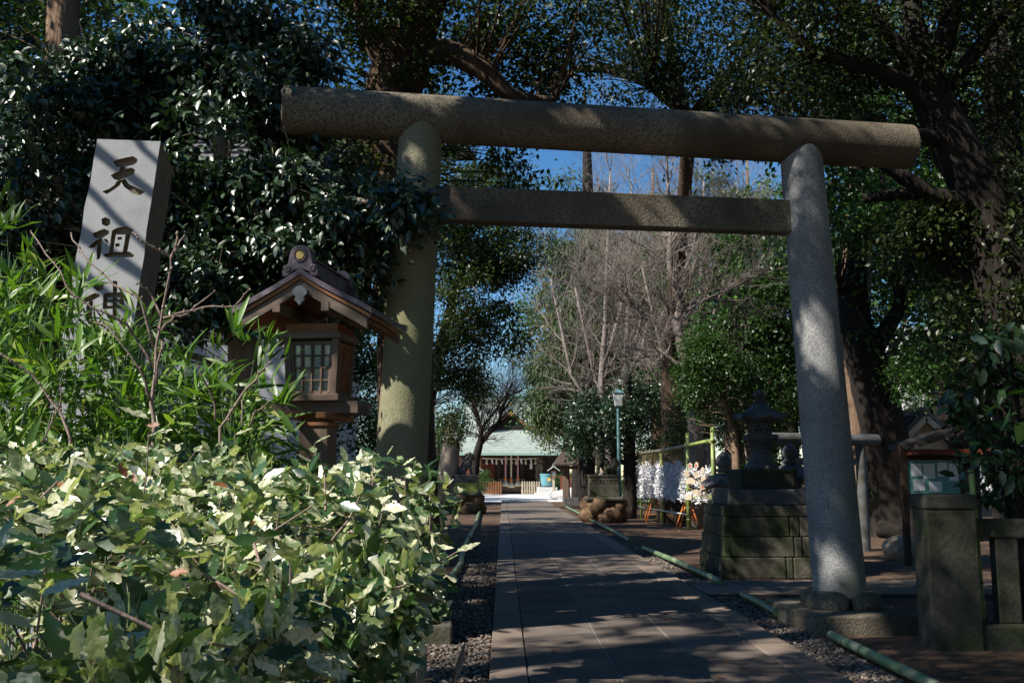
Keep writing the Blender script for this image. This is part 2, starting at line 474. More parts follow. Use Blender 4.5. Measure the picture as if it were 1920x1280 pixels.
surf('blue_enamel', [(.3, (.1, .26, .3)), (.7, (.16, .36, .39))], 4, .35, .1, 20, spec=.5)
surf('lamp_green', [(.3, (.09, .2, .21)), (.7, (.14, .28, .29))], 6, .55, .1, 20)
surf('lamp_glass', [(.3, (.6, .62, .62)), (.7, (.75, .77, .77))], 10, .4, .05, 20)
surf('orange_paint', [(.3, (.5, .14, .03)), (.7, (.65, .21, .05))], 20, .6, .1, 40)
surf('red_cord', [(.3, (.45, .02, .04)), (.7, (.6, .05, .07))], 40, .9, .3, 90)
surf('white_cord', [(.3, (.72, .7, .66)), (.7, (.82, .8, .77))], 40, .9, .3, 90)
surf('straw', [(.3, (.62, .52, .34)), (.7, (.78, .68, .5))], 30, .95, .4, 90)
surf('dead_leaf', [(.3, (.28, .1, .03)), (.7, (.5, .22, .08))], 30, .6, .1, 60, objrand=.2)
surf('blossom', [(.3, (.62, .3, .38)), (.7, (.8, .52, .58))], 8, .8, 0)
surf('red_paint', [(.3, (.5, .06, .04)), (.7, (.6, .1, .07))], 20, .7, 0)
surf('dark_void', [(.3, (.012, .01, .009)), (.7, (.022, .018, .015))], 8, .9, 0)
surf('steel', [(.3, (.35, .36, .37)), (.7, (.5, .51, .52))], 8, .45, .05, metal=.6)
m_, nt_, p_ = nodes('window_glass'); p_.inputs['Base Color'].default_value = (.04, .05, .06, 1); p_.inputs['Roughness'].default_value = .08; p_.inputs['Specular IOR Level'].default_value = .8; M['window_glass'] = m_
m_, nt_, p_ = nodes('milk_glass'); p_.inputs['Base Color'].default_value = (.3, .34, .35, 1); p_.inputs['Roughness'].default_value = .07; p_.inputs['Specular IOR Level'].default_value = .9; M['milk_glass'] = m_

leafmat('leaf_camellia', [(0, (.012, .036, .012)), (.5, (.022, .06, .018)), (1, (.05, .11, .04))], .38, .12, .95)
leafmat('leaf_canopy', [(0, (.018, .035, .01)), (.6, (.04, .065, .018)), (1, (.075, .095, .025))], .42, .3)
leafmat('leaf_green', [(0, (.022, .06, .012)), (.6, (.045, .11, .022)), (1, (.085, .16, .035))], .4, .3)
leafmat('leaf_yellow', [(0, (.05, .065, .012)), (.6, (.09, .115, .022)), (1, (.14, .15, .04))], .5, .3)
leafmat('leaf_cedar', [(0, (.022, .045, .012)), (.5, (.045, .085, .025)), (1, (.09, .13, .04))], .6, .2)
leafmat('leaf_brown', [(0, (.09, .07, .04)), (1, (.17, .14, .09))], .7, .2)
leafmat('leaf_bamboo', [(0, (.05, .12, .018)), (.5, (.11, .22, .03)), (.9, (.2, .34, .05)), (1, (.34, .36, .1))], .4, .35)
leafmat('leaf_hedge', [(0, (.02, .055, .016)), (.32, (.05, .115, .032)), (.58, (.17, .24, .08)), (1, (.46, .48, .27))], .33, .2, 1.0, (60, (.66, .64, .46), .7, .86))
leafmat('leaf_hedge_obj', [(0, (.02, .055, .016)), (.32, (.05, .115, .032)), (.58, (.17, .24, .08)), (1, (.46, .48, .27))], .33, .2, 1.0, (6, (.66, .64, .46), .7, .86), var=.15)
leafmat('leaf_dead', [(0, (.16, .05, .02)), (1, (.36, .15, .06))], .5, .3, tcol=(1.4, .8, .4))
# ------------------------------------------------------------------ ground, path, gravel, court
g = MB()
gx = [-300, -60, -20, -8, -3, 0, 3, 8, 20, 60, 300]; gy = [-300, -60, -10, 0, 5, 10, 20, 40, 60, 100, 300]
g.add([(x, y, 0) for y in gy for x in gx], [(j * 11 + i, j * 11 + i + 1, (j + 1) * 11 + i + 1, (j + 1) * 11 + i) for j in range(10) for i in range(10)])
struct(obj('ground', g, 'earth'))
g = MB(); g.add([(-9, 59, .004), (1, 58.4, .004), (12, 60, .004), (13, 92, .004), (-10, 92, .004)], [(0, 1, 2, 3, 4)])
struct(obj('courtyard', g, 'court'))

XE = [-.11, .19, .87, 1.53, 2.22, 2.56]          # edges of the paving columns
PZ = .06                                          # top of the paving
g = MB(); g.box((-.10, 3.0, -.05), (2.55, 33.0, PZ - .012))
path = struct(obj('path', g, 'mortar'))
def slab_mesh(w, l):
    b = MB(); b.box((-w / 2, -l / 2, -.07), (w / 2, l / 2, 0))
    bm = bmesh.new(); me = to_mesh('paving_slab', b); bm.from_mesh(me)
    bmesh.ops.bevel(bm, geom=[e for e in bm.edges if all(v.co.z > -.01 for v in e.verts)], offset=.006, segments=1, affect='EDGES')
    bm.to_mesh(me); bm.free()
    return me
for c in range(5):
    bord = c in (0, 4)
    L_ = 1.2 if bord else .9
    w = XE[c + 1] - XE[c] - .014
    me = slab_mesh(w, L_ - .012)
    me.materials.append(M['border_slab' if bord else 'slab'])
    y = 3.0 + L_ / 2 + (.0, .1, .55, .25, .5)[c] - L_
    while y < 33:
        if y > 3.2:
            o = bpy.data.objects.new('paving_slab', me); C.objects.link(o); o.parent = path
            o.location = ((XE[c] + XE[c + 1]) / 2, y, PZ + random.uniform(-.003, .003))
            o.rotation_euler = (random.uniform(-.003, .003), random.uniform(-.003, .003), random.uniform(-.003, .003))
        y += L_
g = MB()
for x in (XE[2], XE[3]): g.box((x - .006, 3, PZ - .02), (x + .006, 33, PZ - .001))
obj('mortar_line', g, 'white_mortar', path)
# far stretch of the same paving: the columns only
g = MB()
for c in range(5): g.box((XE[c] + .007, 33.01, -.02), (XE[c + 1] - .007, 59, PZ))
struct(obj('path_far', g, 'slab'))
# crossing pavement to the right
g = MB(); g.box((2.575, 13.0, -.02), (8.6, 14.7, .035)); cross = struct(obj('side_path', g, 'mortar'))
me = slab_mesh(.98, .82); me.materials.append(M['border_slab'])
for i in range(6):
    for j in range(2):
        o = bpy.data.objects.new('paving_slab', me); C.objects.link(o); o.parent = cross
        o.location = (3.09 + i * 1.0, 13.43 + j * .84, .05 + random.uniform(-.004, .004))

def pebbles(areas, n, smin, smax, seed):
    rg = np.random.default_rng(seed)
    bm = bmesh.new(); bmesh.ops.create_icosphere(bm, subdivisions=1, radius=1)
    tv = np.array([v.co[:] for v in bm.verts]); bm.faces.ensure_lookup_table()
    tf = np.array([[v.index for v in f.verts] for f in bm.faces]); bm.free()
    pos = []
    for (x0, x1, y0, y1, k) in areas:
        m = int(n * k)
        yy = y0 + (y1 - y0) * rg.random(m) ** 1.7
        pos.append(np.stack([x0 + (x1 - x0) * rg.random(m), yy, np.zeros(m)], 1))
    pos = np.concatenate(pos); m = len(pos)
    s = smin + (smax - smin) * rg.random(m) ** 2
    an = rg.random(m) * 6.28
    sc = np.stack([s * (.8 + .5 * rg.random(m)), s * (.8 + .5 * rg.random(m)), s * (.5 + .25 * rg.random(m))], 1)
    v = tv[None] * sc[:, None] * (1 + .15 * rg.normal(size=(m, len(tv), 1)))
    ca, sa = np.cos(an)[:, None], np.sin(an)[:, None]
    v = np.stack([v[..., 0] * ca - v[..., 1] * sa, v[..., 0] * sa + v[..., 1] * ca, v[..., 2]], -1)
    pos[:, 2] = .008 + sc[:, 2] * .4 + .012 * rg.random(m)
    v = v + pos[:, None]
    f = tf[None] + (np.arange(m) * len(tv))[:, None, None]
    return v.reshape(-1, 3), f.reshape(-1, 3)
leafmat('pebbles', [(0, (.075, .065, .06)), (.4, (.17, .14, .12)), (.75, (.27, .21, .165)), (1, (.36, .32, .28))], .8, 0.0, .3)
v, f = pebbles([(-.72, -.12, 6.6, 22, .55), (2.57, 3.0, 6.6, 12.9, .3), (2.57, 2.9, 14.8, 26, .25)], 12000, .011, .024, 3)
o = np_mesh('gravel', v, f, 'pebbles', None, True)
o['kind'] = 'stuff'; tag(o, 'rounded brown grey gravel strips beside the paved path', 'gravel')
# fallen leaves
rg = np.random.default_rng(21)
n = 900
pos = np.stack([rg.uniform(-6, 9, n), 6 + 30 * rg.random(n) ** 1.5, np.full(n, .012)], 1)
pos[(pos[:, 0] > -.12) & (pos[:, 0] < 2.57), 2] = PZ + .008
ok = ~((pos[:, 0] > -.12) & (pos[:, 0] < 2.57) & (rg.random(n) < .75))
pos = pos[ok]; n = len(pos)
v, f = leaf_arrays(pos, np.concatenate([rg.normal(size=(n, 2)), np.zeros((n, 1))], 1), rg.normal(size=(n, 3)) * .25 + [0, 0, 1], .05 + .04 * rg.random(n), LEAF6)
o = np_mesh('fallen_leaves', v, f, 'leaf_dead'); o['kind'] = 'stuff'; tag(o, 'dry brown leaves scattered over earth and path', 'leaves')

# ------------------------------------------------------------------ the big stone torii
YL, YR = 10.05, 10.65
Lb = P(737, 1150, YL); Rb = P(1575, 1105, YR)
Lt = P(790, 262, YL); Rt = P(1501, 300, YR)
tor = thing('torii_gate', 'large grey granite torii gate with round lintel spanning the paved path', 'torii', ((Lb[0] + Rb[0]) / 2, (YL + YR) / 2, 0))
ta = math.atan2(YR - YL, Rb[0] - Lb[0])
for b, t_, mname in ((Lb, Lt, 'granite_moss'), (Rb, Rt, 'granite_grey')):
    b3 = np.array([b[0], b[1], .30]); t3 = np.array([t_[0], t_[1], t_[2] + .22])
    mb = MB(); k = 14
    mb.tube([b3 + (t3 - b3) * i / k for i in range(k + 1)], [.272 - .047 * i / k for i in range(k + 1)], 40)
    obj('pillar', mb, mname, tor, True, True, autos=50)
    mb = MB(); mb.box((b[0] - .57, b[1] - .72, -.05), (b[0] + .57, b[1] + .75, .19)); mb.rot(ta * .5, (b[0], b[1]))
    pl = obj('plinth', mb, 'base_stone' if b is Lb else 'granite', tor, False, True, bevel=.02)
    for s_ in range(4):
        mb = MB(); pts = []; rr = []
        for i in range(11):
            a = R(-90 + 45 + s_ * 90 - 41 + 82 * i / 10) + (.0)
            pts.append((b[0] + .30 * math.cos(a), b[1] + .30 * math.sin(a), .255)); e = min(i, 10 - i)
            rr.append(.115 * (.55, .85, .97, 1, 1, 1)[min(e, 5)])
        mb.tube(pts, rr, 14)
        obj('base_cushion', mb, 'granite', pl, True, True)
la, lb_ = P(790, 222, YL), P(1501, 264, YR)
dv = (lb_ - la) / np.linalg.norm(lb_ - la)
e0 = la - dv * 1.42; e1 = lb_ + dv * 1.30
mb = MB(); k = 24
mb.tube([e0, e0 + dv * .012] + [e0 + (e1 - e0) * i / k for i in range(1, k)] + [e1 - dv * .012, e1], [.238] + [.25] * (k + 1) + [.238], 40)
obj('lintel', mb, 'granite', tor, True, True, autos=40)
na, nb = P(815, 384, YL), P(1490, 409, YR)
mb = MB(); mb.bar(na, nb, .2, .36)
obj('tie_beam', mb, 'granite', tor, False, True, bevel=.012)
for p_ in (na, nb): pass

# ------------------------------------------------------------------ carved name stone
surf('carved', [(.3, (.15, .125, .085)), (.7, (.24, .2, .14))], 14, .9, .3, 60)
YS = 8.3
def SX(cx, cy):                                   # crop pixel -> face plane
    return P(130 + cx / 3.367, 240 + cy / 3.367, YS)
tl, bl_ = SX(175, 70), SX(45, 800); tr_, br_ = SX(577, 84), SX(470, 770)
def ext(a, b): 
    t = (0 - a[2]) / (b[2] - a[2]); return a + (b - a) * t
gl, gr_ = ext(tl, bl_), ext(tr_, br_)
gr_[0] = gl[0] + .62
dpt = .36
nst = 22
rgs = random.Random(3)
bm = bmesh.new()
cols = []
for i in range(nst + 1):                          # chipped edges: rings of the tapering slab
    t = i / nst
    l = gl + (tl - gl) * t; r_ = gr_ + (tr_ - gr_) * t
    j1, j2 = rgs.uniform(-.008, .008), rgs.uniform(-.008, .008)
    top = i == nst
    ring = [(l[0] + j1, YS, l[2]), (r_[0] + j2, YS, r_[2]), (r_[0] + j2 * .5 + .01, YS + dpt, r_[2] - (.16 if top else 0)), (l[0] + .01, YS + dpt, l[2] - (.13 if top else 0))]
    cols.append([bm.verts.new(q) for q in ring])
for i in range(nst):
    for k in range(4):
        fc = bm.faces.new((cols[i][k], cols[i][(k + 1) % 4], cols[i + 1][(k + 1) % 4], cols[i + 1][k]))
        fc.material_index = 0 if k == 0 else 1
fc = bm.faces.new(cols[0][::-1]); fc.material_index = 1
fc = bm.faces.new(cols[-1]); fc.material_index = 1
bmesh.ops.recalc_face_normals(bm, faces=bm.faces)
sme = bpy.data.meshes.new('name_stone'); bm.to_mesh(sme); bm.free()
for q in ('sign_stone', 'sign_side', 'carved'): sme.materials.append(M[q])
STROKES = [
    [(278, 215), (300, 200), (400, 177), (427, 195), (425, 215), (405, 232), (345, 246), (300, 246)],
    [(262, 300), (290, 282), (390, 250), (412, 262), (405, 290), (360, 310), (310, 333), (285, 325)],
    [(318, 240), (352, 240), (347, 275), (318, 285)],
    [(298, 336), (330, 326), (318, 360), (280, 390), (235, 418), (207, 402), (250, 385), (285, 360)],
    [(325, 335), (350, 318), (380, 355), (430, 380), (475, 403), (440, 427), (400, 415), (350, 375)],
    [(203, 575), (225, 562), (255, 575), (258, 605), (235, 622), (207, 610)],
    [(147, 665), (220, 635), (250, 650), (245, 670), (200, 698), (160, 692)],
    [(118, 755), (165, 710), (195, 700), (192, 725), (150, 758)],
    [(172, 780), (184, 700), (206, 695), (203, 750), (195, 820), (173, 835)],
    [(216, 700), (235, 700), (250, 722), (235, 724)],
    [(268, 655), (300, 640), (290, 690), (275, 790), (252, 790), (260, 710)],
    [(268, 650), (300, 630), (360, 620), (400, 640), (398, 665), (375, 674), (300, 672)],
    [(356, 668), (385, 670), (375, 730), (362, 795), (335, 790), (348, 720)],
    [(303, 690), (330, 687), (333, 702), (305, 707)],
    [(290, 730), (318, 727), (315, 748), (290, 750)],
    [(215, 797), (270, 785), (375, 780), (405, 800), (400, 816), (230, 814)],
    [(148, 985), (180, 973), (216, 990), (210, 1020), (180, 1031), (155, 1010)],
    [(70, 1085), (160, 1040), (185, 1048), (192, 1062), (130, 1095), (85, 1105)],
    [(105, 1130), (132, 1088), (150, 1090), (140, 1230), (118, 1240)],
    [(275, 962), (302, 965), (298, 1210), (272, 1225)],
    [(215, 1045), (245, 1040), (238, 1140), (210, 1140)],
    [(225, 1042), (330, 1035), (352, 1060), (330, 1072), (225, 1066)],
    [(325, 1050), (352, 1060), (340, 1140), (315, 1140)],
    [(225, 1085), (330, 1080), (330, 1097), (225, 1102)],
    [(215, 1122), (335, 1118), (335, 1138), (215, 1142)]]
for _dx, _dy, _src in ((-75, 735, [5, 6, 7, 8, 9]),):
    for k_ in _src: STROKES.append([(x + _dx, y + _dy) for x, y in STROKES[k_]])
STROKES += [[(215, 1345), (245, 1345), (235, 1525), (205, 1525)], [(150, 1415), (305, 1400), (320, 1420), (150, 1440)], [(120, 1515), (310, 1505), (330, 1530), (125, 1545)]]
cut = MB()
for st in STROKES:
    q = [SX(*c) for c in st]
    cx = sum(a[0] for a in q) / len(q); cz = sum(a[2] for a in q) / len(q)
    n = len(q)
    area = sum(q[i][0] * q[(i + 1) % n][2] - q[(i + 1) % n][0] * q[i][2] for i in range(n))
    if area < 0: q = q[::-1]
    q = [np.array([cx + (a[0] - cx) * 1.1, a[1], cz + (a[2] - cz) * 1.13]) for a in q]
    vs = [(a[0], YS - .03, a[2]) for a in q] + [(cx + (a[0] - cx) * .86, YS + .04, cz + (a[2] - cz) * .72) for a in q]
    cut.add(vs, [tuple(range(n)), tuple(reversed(range(n, 2 * n)))] + [(i, n + i, n + (i + 1) % n, (i + 1) % n) for i in range(n)])
cme = to_mesh('cutter', cut)
for q in ('sign_stone', 'sign_side', 'carved'): cme.materials.append(M[q])
cme.polygons.foreach_set('material_index', [2] * len(cme.polygons))
bm = bmesh.new(); bm.from_mesh(cme); bmesh.ops.recalc_face_normals(bm, faces=bm.faces); bm.to_mesh(cme); bm.free()
so = bpy.data.objects.new('name_stone', sme); C.objects.link(so)
co = bpy.data.objects.new('cutter', cme); C.objects.link(co)
bmod = so.modifiers.new('carve', 'BOOLEAN'); bmod.operation = 'DIFFERENCE'; bmod.solver = 'EXACT'; bmod.use_self = True; bmod.object = co
dg = bpy.context.evaluated_depsgraph_get()
nm_ = bpy.data.meshes.new_from_object(so.evaluated_get(dg))
so.modifiers.clear()
if len(nm_.polygons) > 60: so.data = nm_
bpy.data.objects.remove(co)
so.name = 'name_stone'
tag(so, 'tall leaning grey stone slab carved with large characters among dwarf bamboo', 'stone sign')

# ------------------------------------------------------------------ wooden lantern by the left pillar
YW = 6.6
lx = P(588, 760, YW)[0]
def lz(py): return float(P(588, py, YW)[2])
K = .00362
lan = thing('wooden_lantern', 'weathered wooden shrine lantern with curved copper roof in front of torii pillar', 'lantern', (lx, YW + .19, 0), R(-9))
def hw(z):
    z0, z1 = lz(738), lz(634); t = (z - z0) / (z1 - z0)
    return .172 + (.19 - .172) * t
zb, zt = lz(738), lz(634)
mb = MB(); mb.box((-.1, -.1, 0), (.1, .1, lz(794))); obj('post', mb, 'wood_greyv', lan, bevel=.006)
mb = MB(); mb.box((-.115, -.115, lz(797)), (.115, .115, lz(790))); obj('collar', mb, 'wood_warm', lan, bevel=.004)
mb = MB(); mb.box((-.085, -.085, lz(790)), (.085, .085, lz(752))); obj('neck', mb, 'wood_warm', lan)
for y in (-.11, .11):
    mb = MB(); mb.box((-.32, y - .035, lz(774)), (.32, y + .035, lz(751.5))); obj('bracket_beam', mb, 'wood_grey', lan, bevel=.004)
for x in (-.12, .12):
    mb = MB(); mb.box((x - .035, -.3, lz(785)), (x + .035, .3, lz(774.3))); obj('bracket_beam', mb, 'wood_warm', lan, bevel=.004)
mb = MB(); h_ = hw(zb) + .028; mb.box((-h_, -h_, lz(751)), (h_, h_, zb)); obj('sill', mb, 'wood_grey', lan, bevel=.004)
for sx in (-1, 1):
    for sy in (-1, 1):
        mb = MB(); a, b = hw(zb), hw(zt); w = .042
        vs = [(sx * q, sy * r_, z) for z, o_ in ((zb, a), (zt, b)) for q, r_ in ((o_, o_), (o_ - w, o_), (o_ - w, o_ - w), (o_, o_ - w))]
        mb.add(vs, [(0, 1, 2, 3), (7, 6, 5, 4), (0, 4, 5, 1), (1, 5, 6, 2), (2, 6, 7, 3), (3, 7, 4, 0)])
        obj('corner_post', mb, 'wood_greyv', lan)
h_ = hw(zt) + .02
mb = MB(); mb.box((-h_, -h_, zt), (h_, h_, lz(622))); obj('head_rail', mb, 'wood_grey', lan, bevel=.004)
mb = MB(); mb.box((-h_ + .03, -h_ + .03, lz(622)), (h_ - .03, h_ - .03, lz(606))); obj('upper_panel', mb, 'wood_warm', lan)
def face_pt(side, u, z, ins):                      # u -1..1 across the face
    h = hw(z); a = (h - .045) * u; d = h - ins
    return {0: (a, -d, z), 1: (d, a, z), 2: (-a, d, z), 3: (-d, -a, z)}[side]
for side in range(4):
    wf = obj('window', MB().add([face_pt(side, u, z, i) for i in (.045, .05) for u, z in ((-1, zb), (1, zb), (1, zt), (-1, zt))],
                                [(0, 1, 2, 3), (7, 6, 5, 4), (0, 4, 5, 1), (1, 5, 6, 2), (2, 6, 7, 3), (3, 7, 4, 0)]), 'wood_dark', lan)
    nx, nz_ = 4, 4
    mw = 'wood_greyv' if side == 0 else 'wood_warm'
    fz0, fz1 = zb + .012, zt - .03
    for i in range(nx + 1):
        u = -1 + 2 * i / nx; u = max(-.97, min(.97, u))
        wd = .011 if 0 < i < nx else .02
        mb = MB(); mb.bar(face_pt(side, u, fz0, .022), face_pt(side, u, fz1, .022), wd, .026, up={0: (0, 1, 0), 1: (1, 0, 0), 2: (0, 1, 0), 3: (1, 0, 0)}[side])
        obj('lattice_bar', mb, mw, wf)
    for j in range(nz_ + 1):
        z = fz0 + (fz1 - fz0) * j / nz_
        mb = MB(); mb.bar(face_pt(side, -.99, z, .0235), face_pt(side, .99, z, .0235), .02, .010 if 0 < j < nz_ else .02)
        obj('lattice_bar', mb, mw, wf)
    if side in (0, 3, 1):
        for i in range(nx):
            for j in range(nz_):
                z0_, z1_ = fz0 + (fz1 - fz0) * j / nz_ + .004, fz0 + (fz1 - fz0) * (j + 1) / nz_ - .004
                u0, u1 = -1 + 2 * i / nx + .03, -1 + 2 * (i + 1) / nx - .03
                mb = MB(); mb.add([face_pt(side, u, z, q) for q in (.038, .0415) for u, z in ((u0, z0_), (u1, z0_), (u1, z1_), (u0, z1_))],
                                  [(0, 1, 2, 3), (7, 6, 5, 4), (0, 4, 5, 1), (1, 5, 6, 2), (2, 6, 7, 3), (3, 7, 4, 0)])
                obj('pane', mb, 'milk_glass', wf)
zp, ze = lz(516), lz(590)
def rprof(s_, off, inset=0.0):                     # s_ 0 peak .. 1 eave tip
    x = (.485 - inset) * s_
    z = zp - (zp - ze) * (1.18 * s_ - .30 * s_ ** 2 + .12 * s_ ** 4) - off
    return x, z
def rshape(o0, o1, inset=0.0, s1=1.0, n=14):
    up = [rprof(i / n * s1, o0, inset) for i in range(n + 1)]; dn = [rprof(i / n * s1, o1, inset) for i in range(n + 1)]
    return [(-x, z) for x, z in reversed(up)] + up[1:] + list(reversed(dn)) + [(-x, z) for x, z in dn[1:]]
def rsolid(o0, o1, y0, y1, inset=0.0, s1=1.0, n=14):
    mb = MB(); up = []; dn = []
    xs = [i / n * s1 for i in range(-n, n + 1)]
    for s_ in xs:
        x, z = rprof(abs(s_), o0, inset); up.append((math.copysign(x, s_), z)); x, z = rprof(abs(s_), o1, inset); dn.append((math.copysign(x, s_), z))
    m = len(xs)
    vs = [(x, y, z) for y in (y0, y1) for L__ in (up, dn) for x, z in L__]
    fs = []
    for i in range(m - 1):
        fs += [(i, i + 1, m * 2 + i + 1, m * 2 + i), (m + i + 1, m + i, m * 3 + i, m * 3 + i + 1), (i + 1, i, m + i, m + i + 1), (m * 2 + i, m * 2 + i + 1, m * 3 + i + 1, m * 3 + i)]
    fs += [(0, m * 2, m * 3, m), (m - 1, m + m - 1, m * 4 - 1, m * 3 - 1)]
    return mb.add(vs, fs)
rf = obj('roof', rsolid(0, .036, -.43, .43), 'copper_old', lan)
obj('eave_board', rsolid(.037, .062, -.415, .415, .02), 'wood_warm', lan)
for y0, y1 in ((-.40, -.365), (.365, .40)):
    obj('bargeboard', rsolid(.063, .135, y0, y1, .035), 'wood_grey', lan, bevel=.003)
obj('soffit', rsolid(.0635, .085, -.36, .36, .05), 'wood_warm', lan)
for sx in (-1, 1):
    for k_ in range(9):
        y = -.32 + .08 * k_
        a = rprof(.25, .095); b = rprof(.93, .095)
        mb = MB(); mb.bar((sx * a[0], y, a[1]), (sx * b[0], y, b[1]), .022, .02); obj('rafter', mb, 'wood_warm', lan)
for sx in (-1, 1):
    mb = MB(); zc = rprof(.34, .15)[1]; mb.box((sx * .165 - .025, -.405, zc - .03), (sx * .165 + .025, .405, zc + .03)); obj('purlin', mb, 'wood_grey', lan)
zc = zp - .12
mb = MB(); mb.prism([(0, zc - .125), (.02, zc - .1), (.034, zc - .09), (.03, zc - .065), (.048, zc - .05), (.05, zc - .02), (.03, zc - .005), (0, zc + .01), (-.03, zc - .005), (-.05, zc - .02), (-.048, zc - .05), (-.03, zc - .065), (-.034, zc - .09), (-.02, zc - .1)], -.425, -.405)
obj('pendant', mb, 'iron_grey', lan, bevel=.003)
mb = MB(); mb.box((-.055, -.36, zp - .03), (.055, .40, zp + .07)); mb.box((-.07, -.36, zp + .07), (.07, .40, zp + .085)); rd = obj('ridge', mb, 'copper_old', rf, bevel=.006)
for y0, y1 in ((-.432, -.355), (.39, .435)):
    pr = [(-.115, -.055), (-.08, -.05), (-.055, -.02), (0, -.005), (.055, -.02), (.08, -.05), (.115, -.055), (.125, -.02), (.105, .005), (.085, .03), (.075, .09), (.062, .125), (.03, .15), (0, .152), (-.03, .15), (-.062, .125), (-.075, .09), (-.085, .03), (-.105, .005), (-.125, -.02)]
    mb = MB(); mb.prism([(x, zp + .0 + z) for x, z in pr], y0, y1); ro = obj('ridge_ornament', mb, 'copper_old', rf, bevel=.006)
    for sx in (-1, 1):
        mb = MB(); pts = [(sx * (.088 + .026 * (1 - q / 14) * math.cos(q * .75)), y0 - .004, zp - .005 + .026 * (1 - q / 14) * math.sin(q * .75)) for q in range(14)]
        mb.tube(pts, .006, 6); obj('scroll', mb, 'copper_old', ro, True)
mb = MB(); mb.tube([(0, -.436, zp + .085), (0, -.442, zp + .085)], .027, 18); obj('crest', mb, 'gold', rf)
mb = MB(); mb.tube([(.04 * math.cos(a_), -.436, zp + .085 + .04 * math.sin(a_)) for a_ in np.linspace(0, 6.28, 24)], .006, 6, cap=False); obj('crest_ring', mb, 'copper_old', rf, True)

# ------------------------------------------------------------------ low stone posts, bamboo edging
for px, X_, Y_, lab in ((0, -.60, 6.75, 'low square stone post in dappled sun beside the hedge and gravel'), (0, -.66, 9.7, 'low dark stone post at the end of the bamboo rail')):
    t = thing('stone_post', lab, 'post', (X_, Y_, 0), random.uniform(-.05, .05), 'low stone posts along the gravel')
    mb = MB(); mb.box((-.095, -.095, -.1), (.095, .095, .40)); s_ = obj('shaft', mb, 'granite_moss' if Y_ < 8 else 'granite', t, bevel=.012)
    mb = MB(); mb.box((-.09, -.09, .401), (.09, .09, .43), .7); obj('cap', mb, 'granite_moss' if Y_ < 8 else 'granite', t)
def bamboo_pole(pts, r, label, group, m='bamboo_green', every=.32, name='bamboo_rail', cat='bamboo pole', nodes_m='node_dark'):
    pts = [np.array(p, float) for p in pts]
    t = thing(name, label, cat, (pts[0][0], pts[0][1], 0), 0, group)
    mb = MB(); mb.tube(pts, r, 12); obj('culm', mb, m, t, True, True, autos=40)
    L_ = 0
    for a, b in zip(pts[:-1], pts[1:]):
        l = np.linalg.norm(b - a); d = (b - a) / l
        k = every * .5
        while k < l:
            c = a + d * k
            mb = MB(); mb.tube([c - d * .012, c, c + d * .012], [r * 1.02, r * 1.09, r * 1.02], 12, cap=False); obj('node', mb, nodes_m if int(k * 10) % 2 else m, t, True, True)
            k += every
    # forked pegs that carry it
    for s_ in (.12, .88):
        c = pts[0] + (pts[-1] - pts[0]) * s_
        if c[2] < .3:
            mb = MB(); mb.tube([(c[0] + .03, c[1], -.05), (c[0] + .03, c[1], c[2] + .02)], .016, 7); obj('peg', mb, 'wood_dark', t, True, True)
    return t
LB = 'low bamboo rail beside the path, '
for i, (a, b) in enumerate([((-.735, 12.5), (-.70, 17.2)), ((-.72, 17.3), (-.82, 23.5)), ((-.80, 23.7), (-.80, 31)), ((-.83, 31.2), (-.95, 42)), ((-.95, 42.3), (-1.0, 50))]):
    mid = ((a[0] + b[0]) / 2 + random.uniform(-.03, .03), (a[1] + b[1]) / 2)
    bamboo_pole([(a[0], a[1], .09), (*mid, .1), (b[0], b[1], .085)], .045, LB + ['left side, first one behind the hedge', 'left side, second one from the hedge', 'left side, third one from the hedge', 'left side, just before the lion-dog statue', 'left side, farthest one by the courtyard'][i], 'bamboo rails edging the gravel', every=.42)
for i, (a, b) in enumerate([((3.0, 5.5), (3.03, 9.45)), ((2.93, 10.9), (2.95, 12.5)), ((3.0, 14.0), (2.84, 20.5)), ((2.86, 22.9), (2.88, 33)), ((2.88, 33.3), (2.92, 47))]):
    mid = ((a[0] + b[0]) / 2 + random.uniform(-.02, .02), (a[1] + b[1]) / 2)
    bamboo_pole([(a[0], a[1], .09), (*mid, .1), (b[0], b[1], .085)], .045 if i else .042, LB + ['running up to the torii plinth on the right', 'short one beyond the right torii plinth', 'right side, in front of the big stone pedestal', 'right side, passing the fortune paper rack', 'right side, farthest one near the courtyard'][i], 'bamboo rails edging the gravel', every=.45)

# ------------------------------------------------------------------ stone fence on the right
fx0, fy0 = 4.07, 9.3
t = thing('stone_fence', 'dark mossy stone fence with square end post right of the torii', 'fence', (fx0, fy0, 0), R(-4))
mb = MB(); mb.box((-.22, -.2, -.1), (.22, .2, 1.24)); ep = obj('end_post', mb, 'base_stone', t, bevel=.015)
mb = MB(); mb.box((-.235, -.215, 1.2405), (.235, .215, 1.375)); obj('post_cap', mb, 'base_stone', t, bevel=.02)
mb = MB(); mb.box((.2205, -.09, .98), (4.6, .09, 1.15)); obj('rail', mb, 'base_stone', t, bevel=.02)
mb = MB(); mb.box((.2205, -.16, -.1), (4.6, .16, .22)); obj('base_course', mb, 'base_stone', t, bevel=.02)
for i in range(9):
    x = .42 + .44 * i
    mb = MB(); mb.box((x, -.075, .2205), (x + .2, .075, .9795)); obj('baluster', mb, 'base_stone', t, bevel=.012)
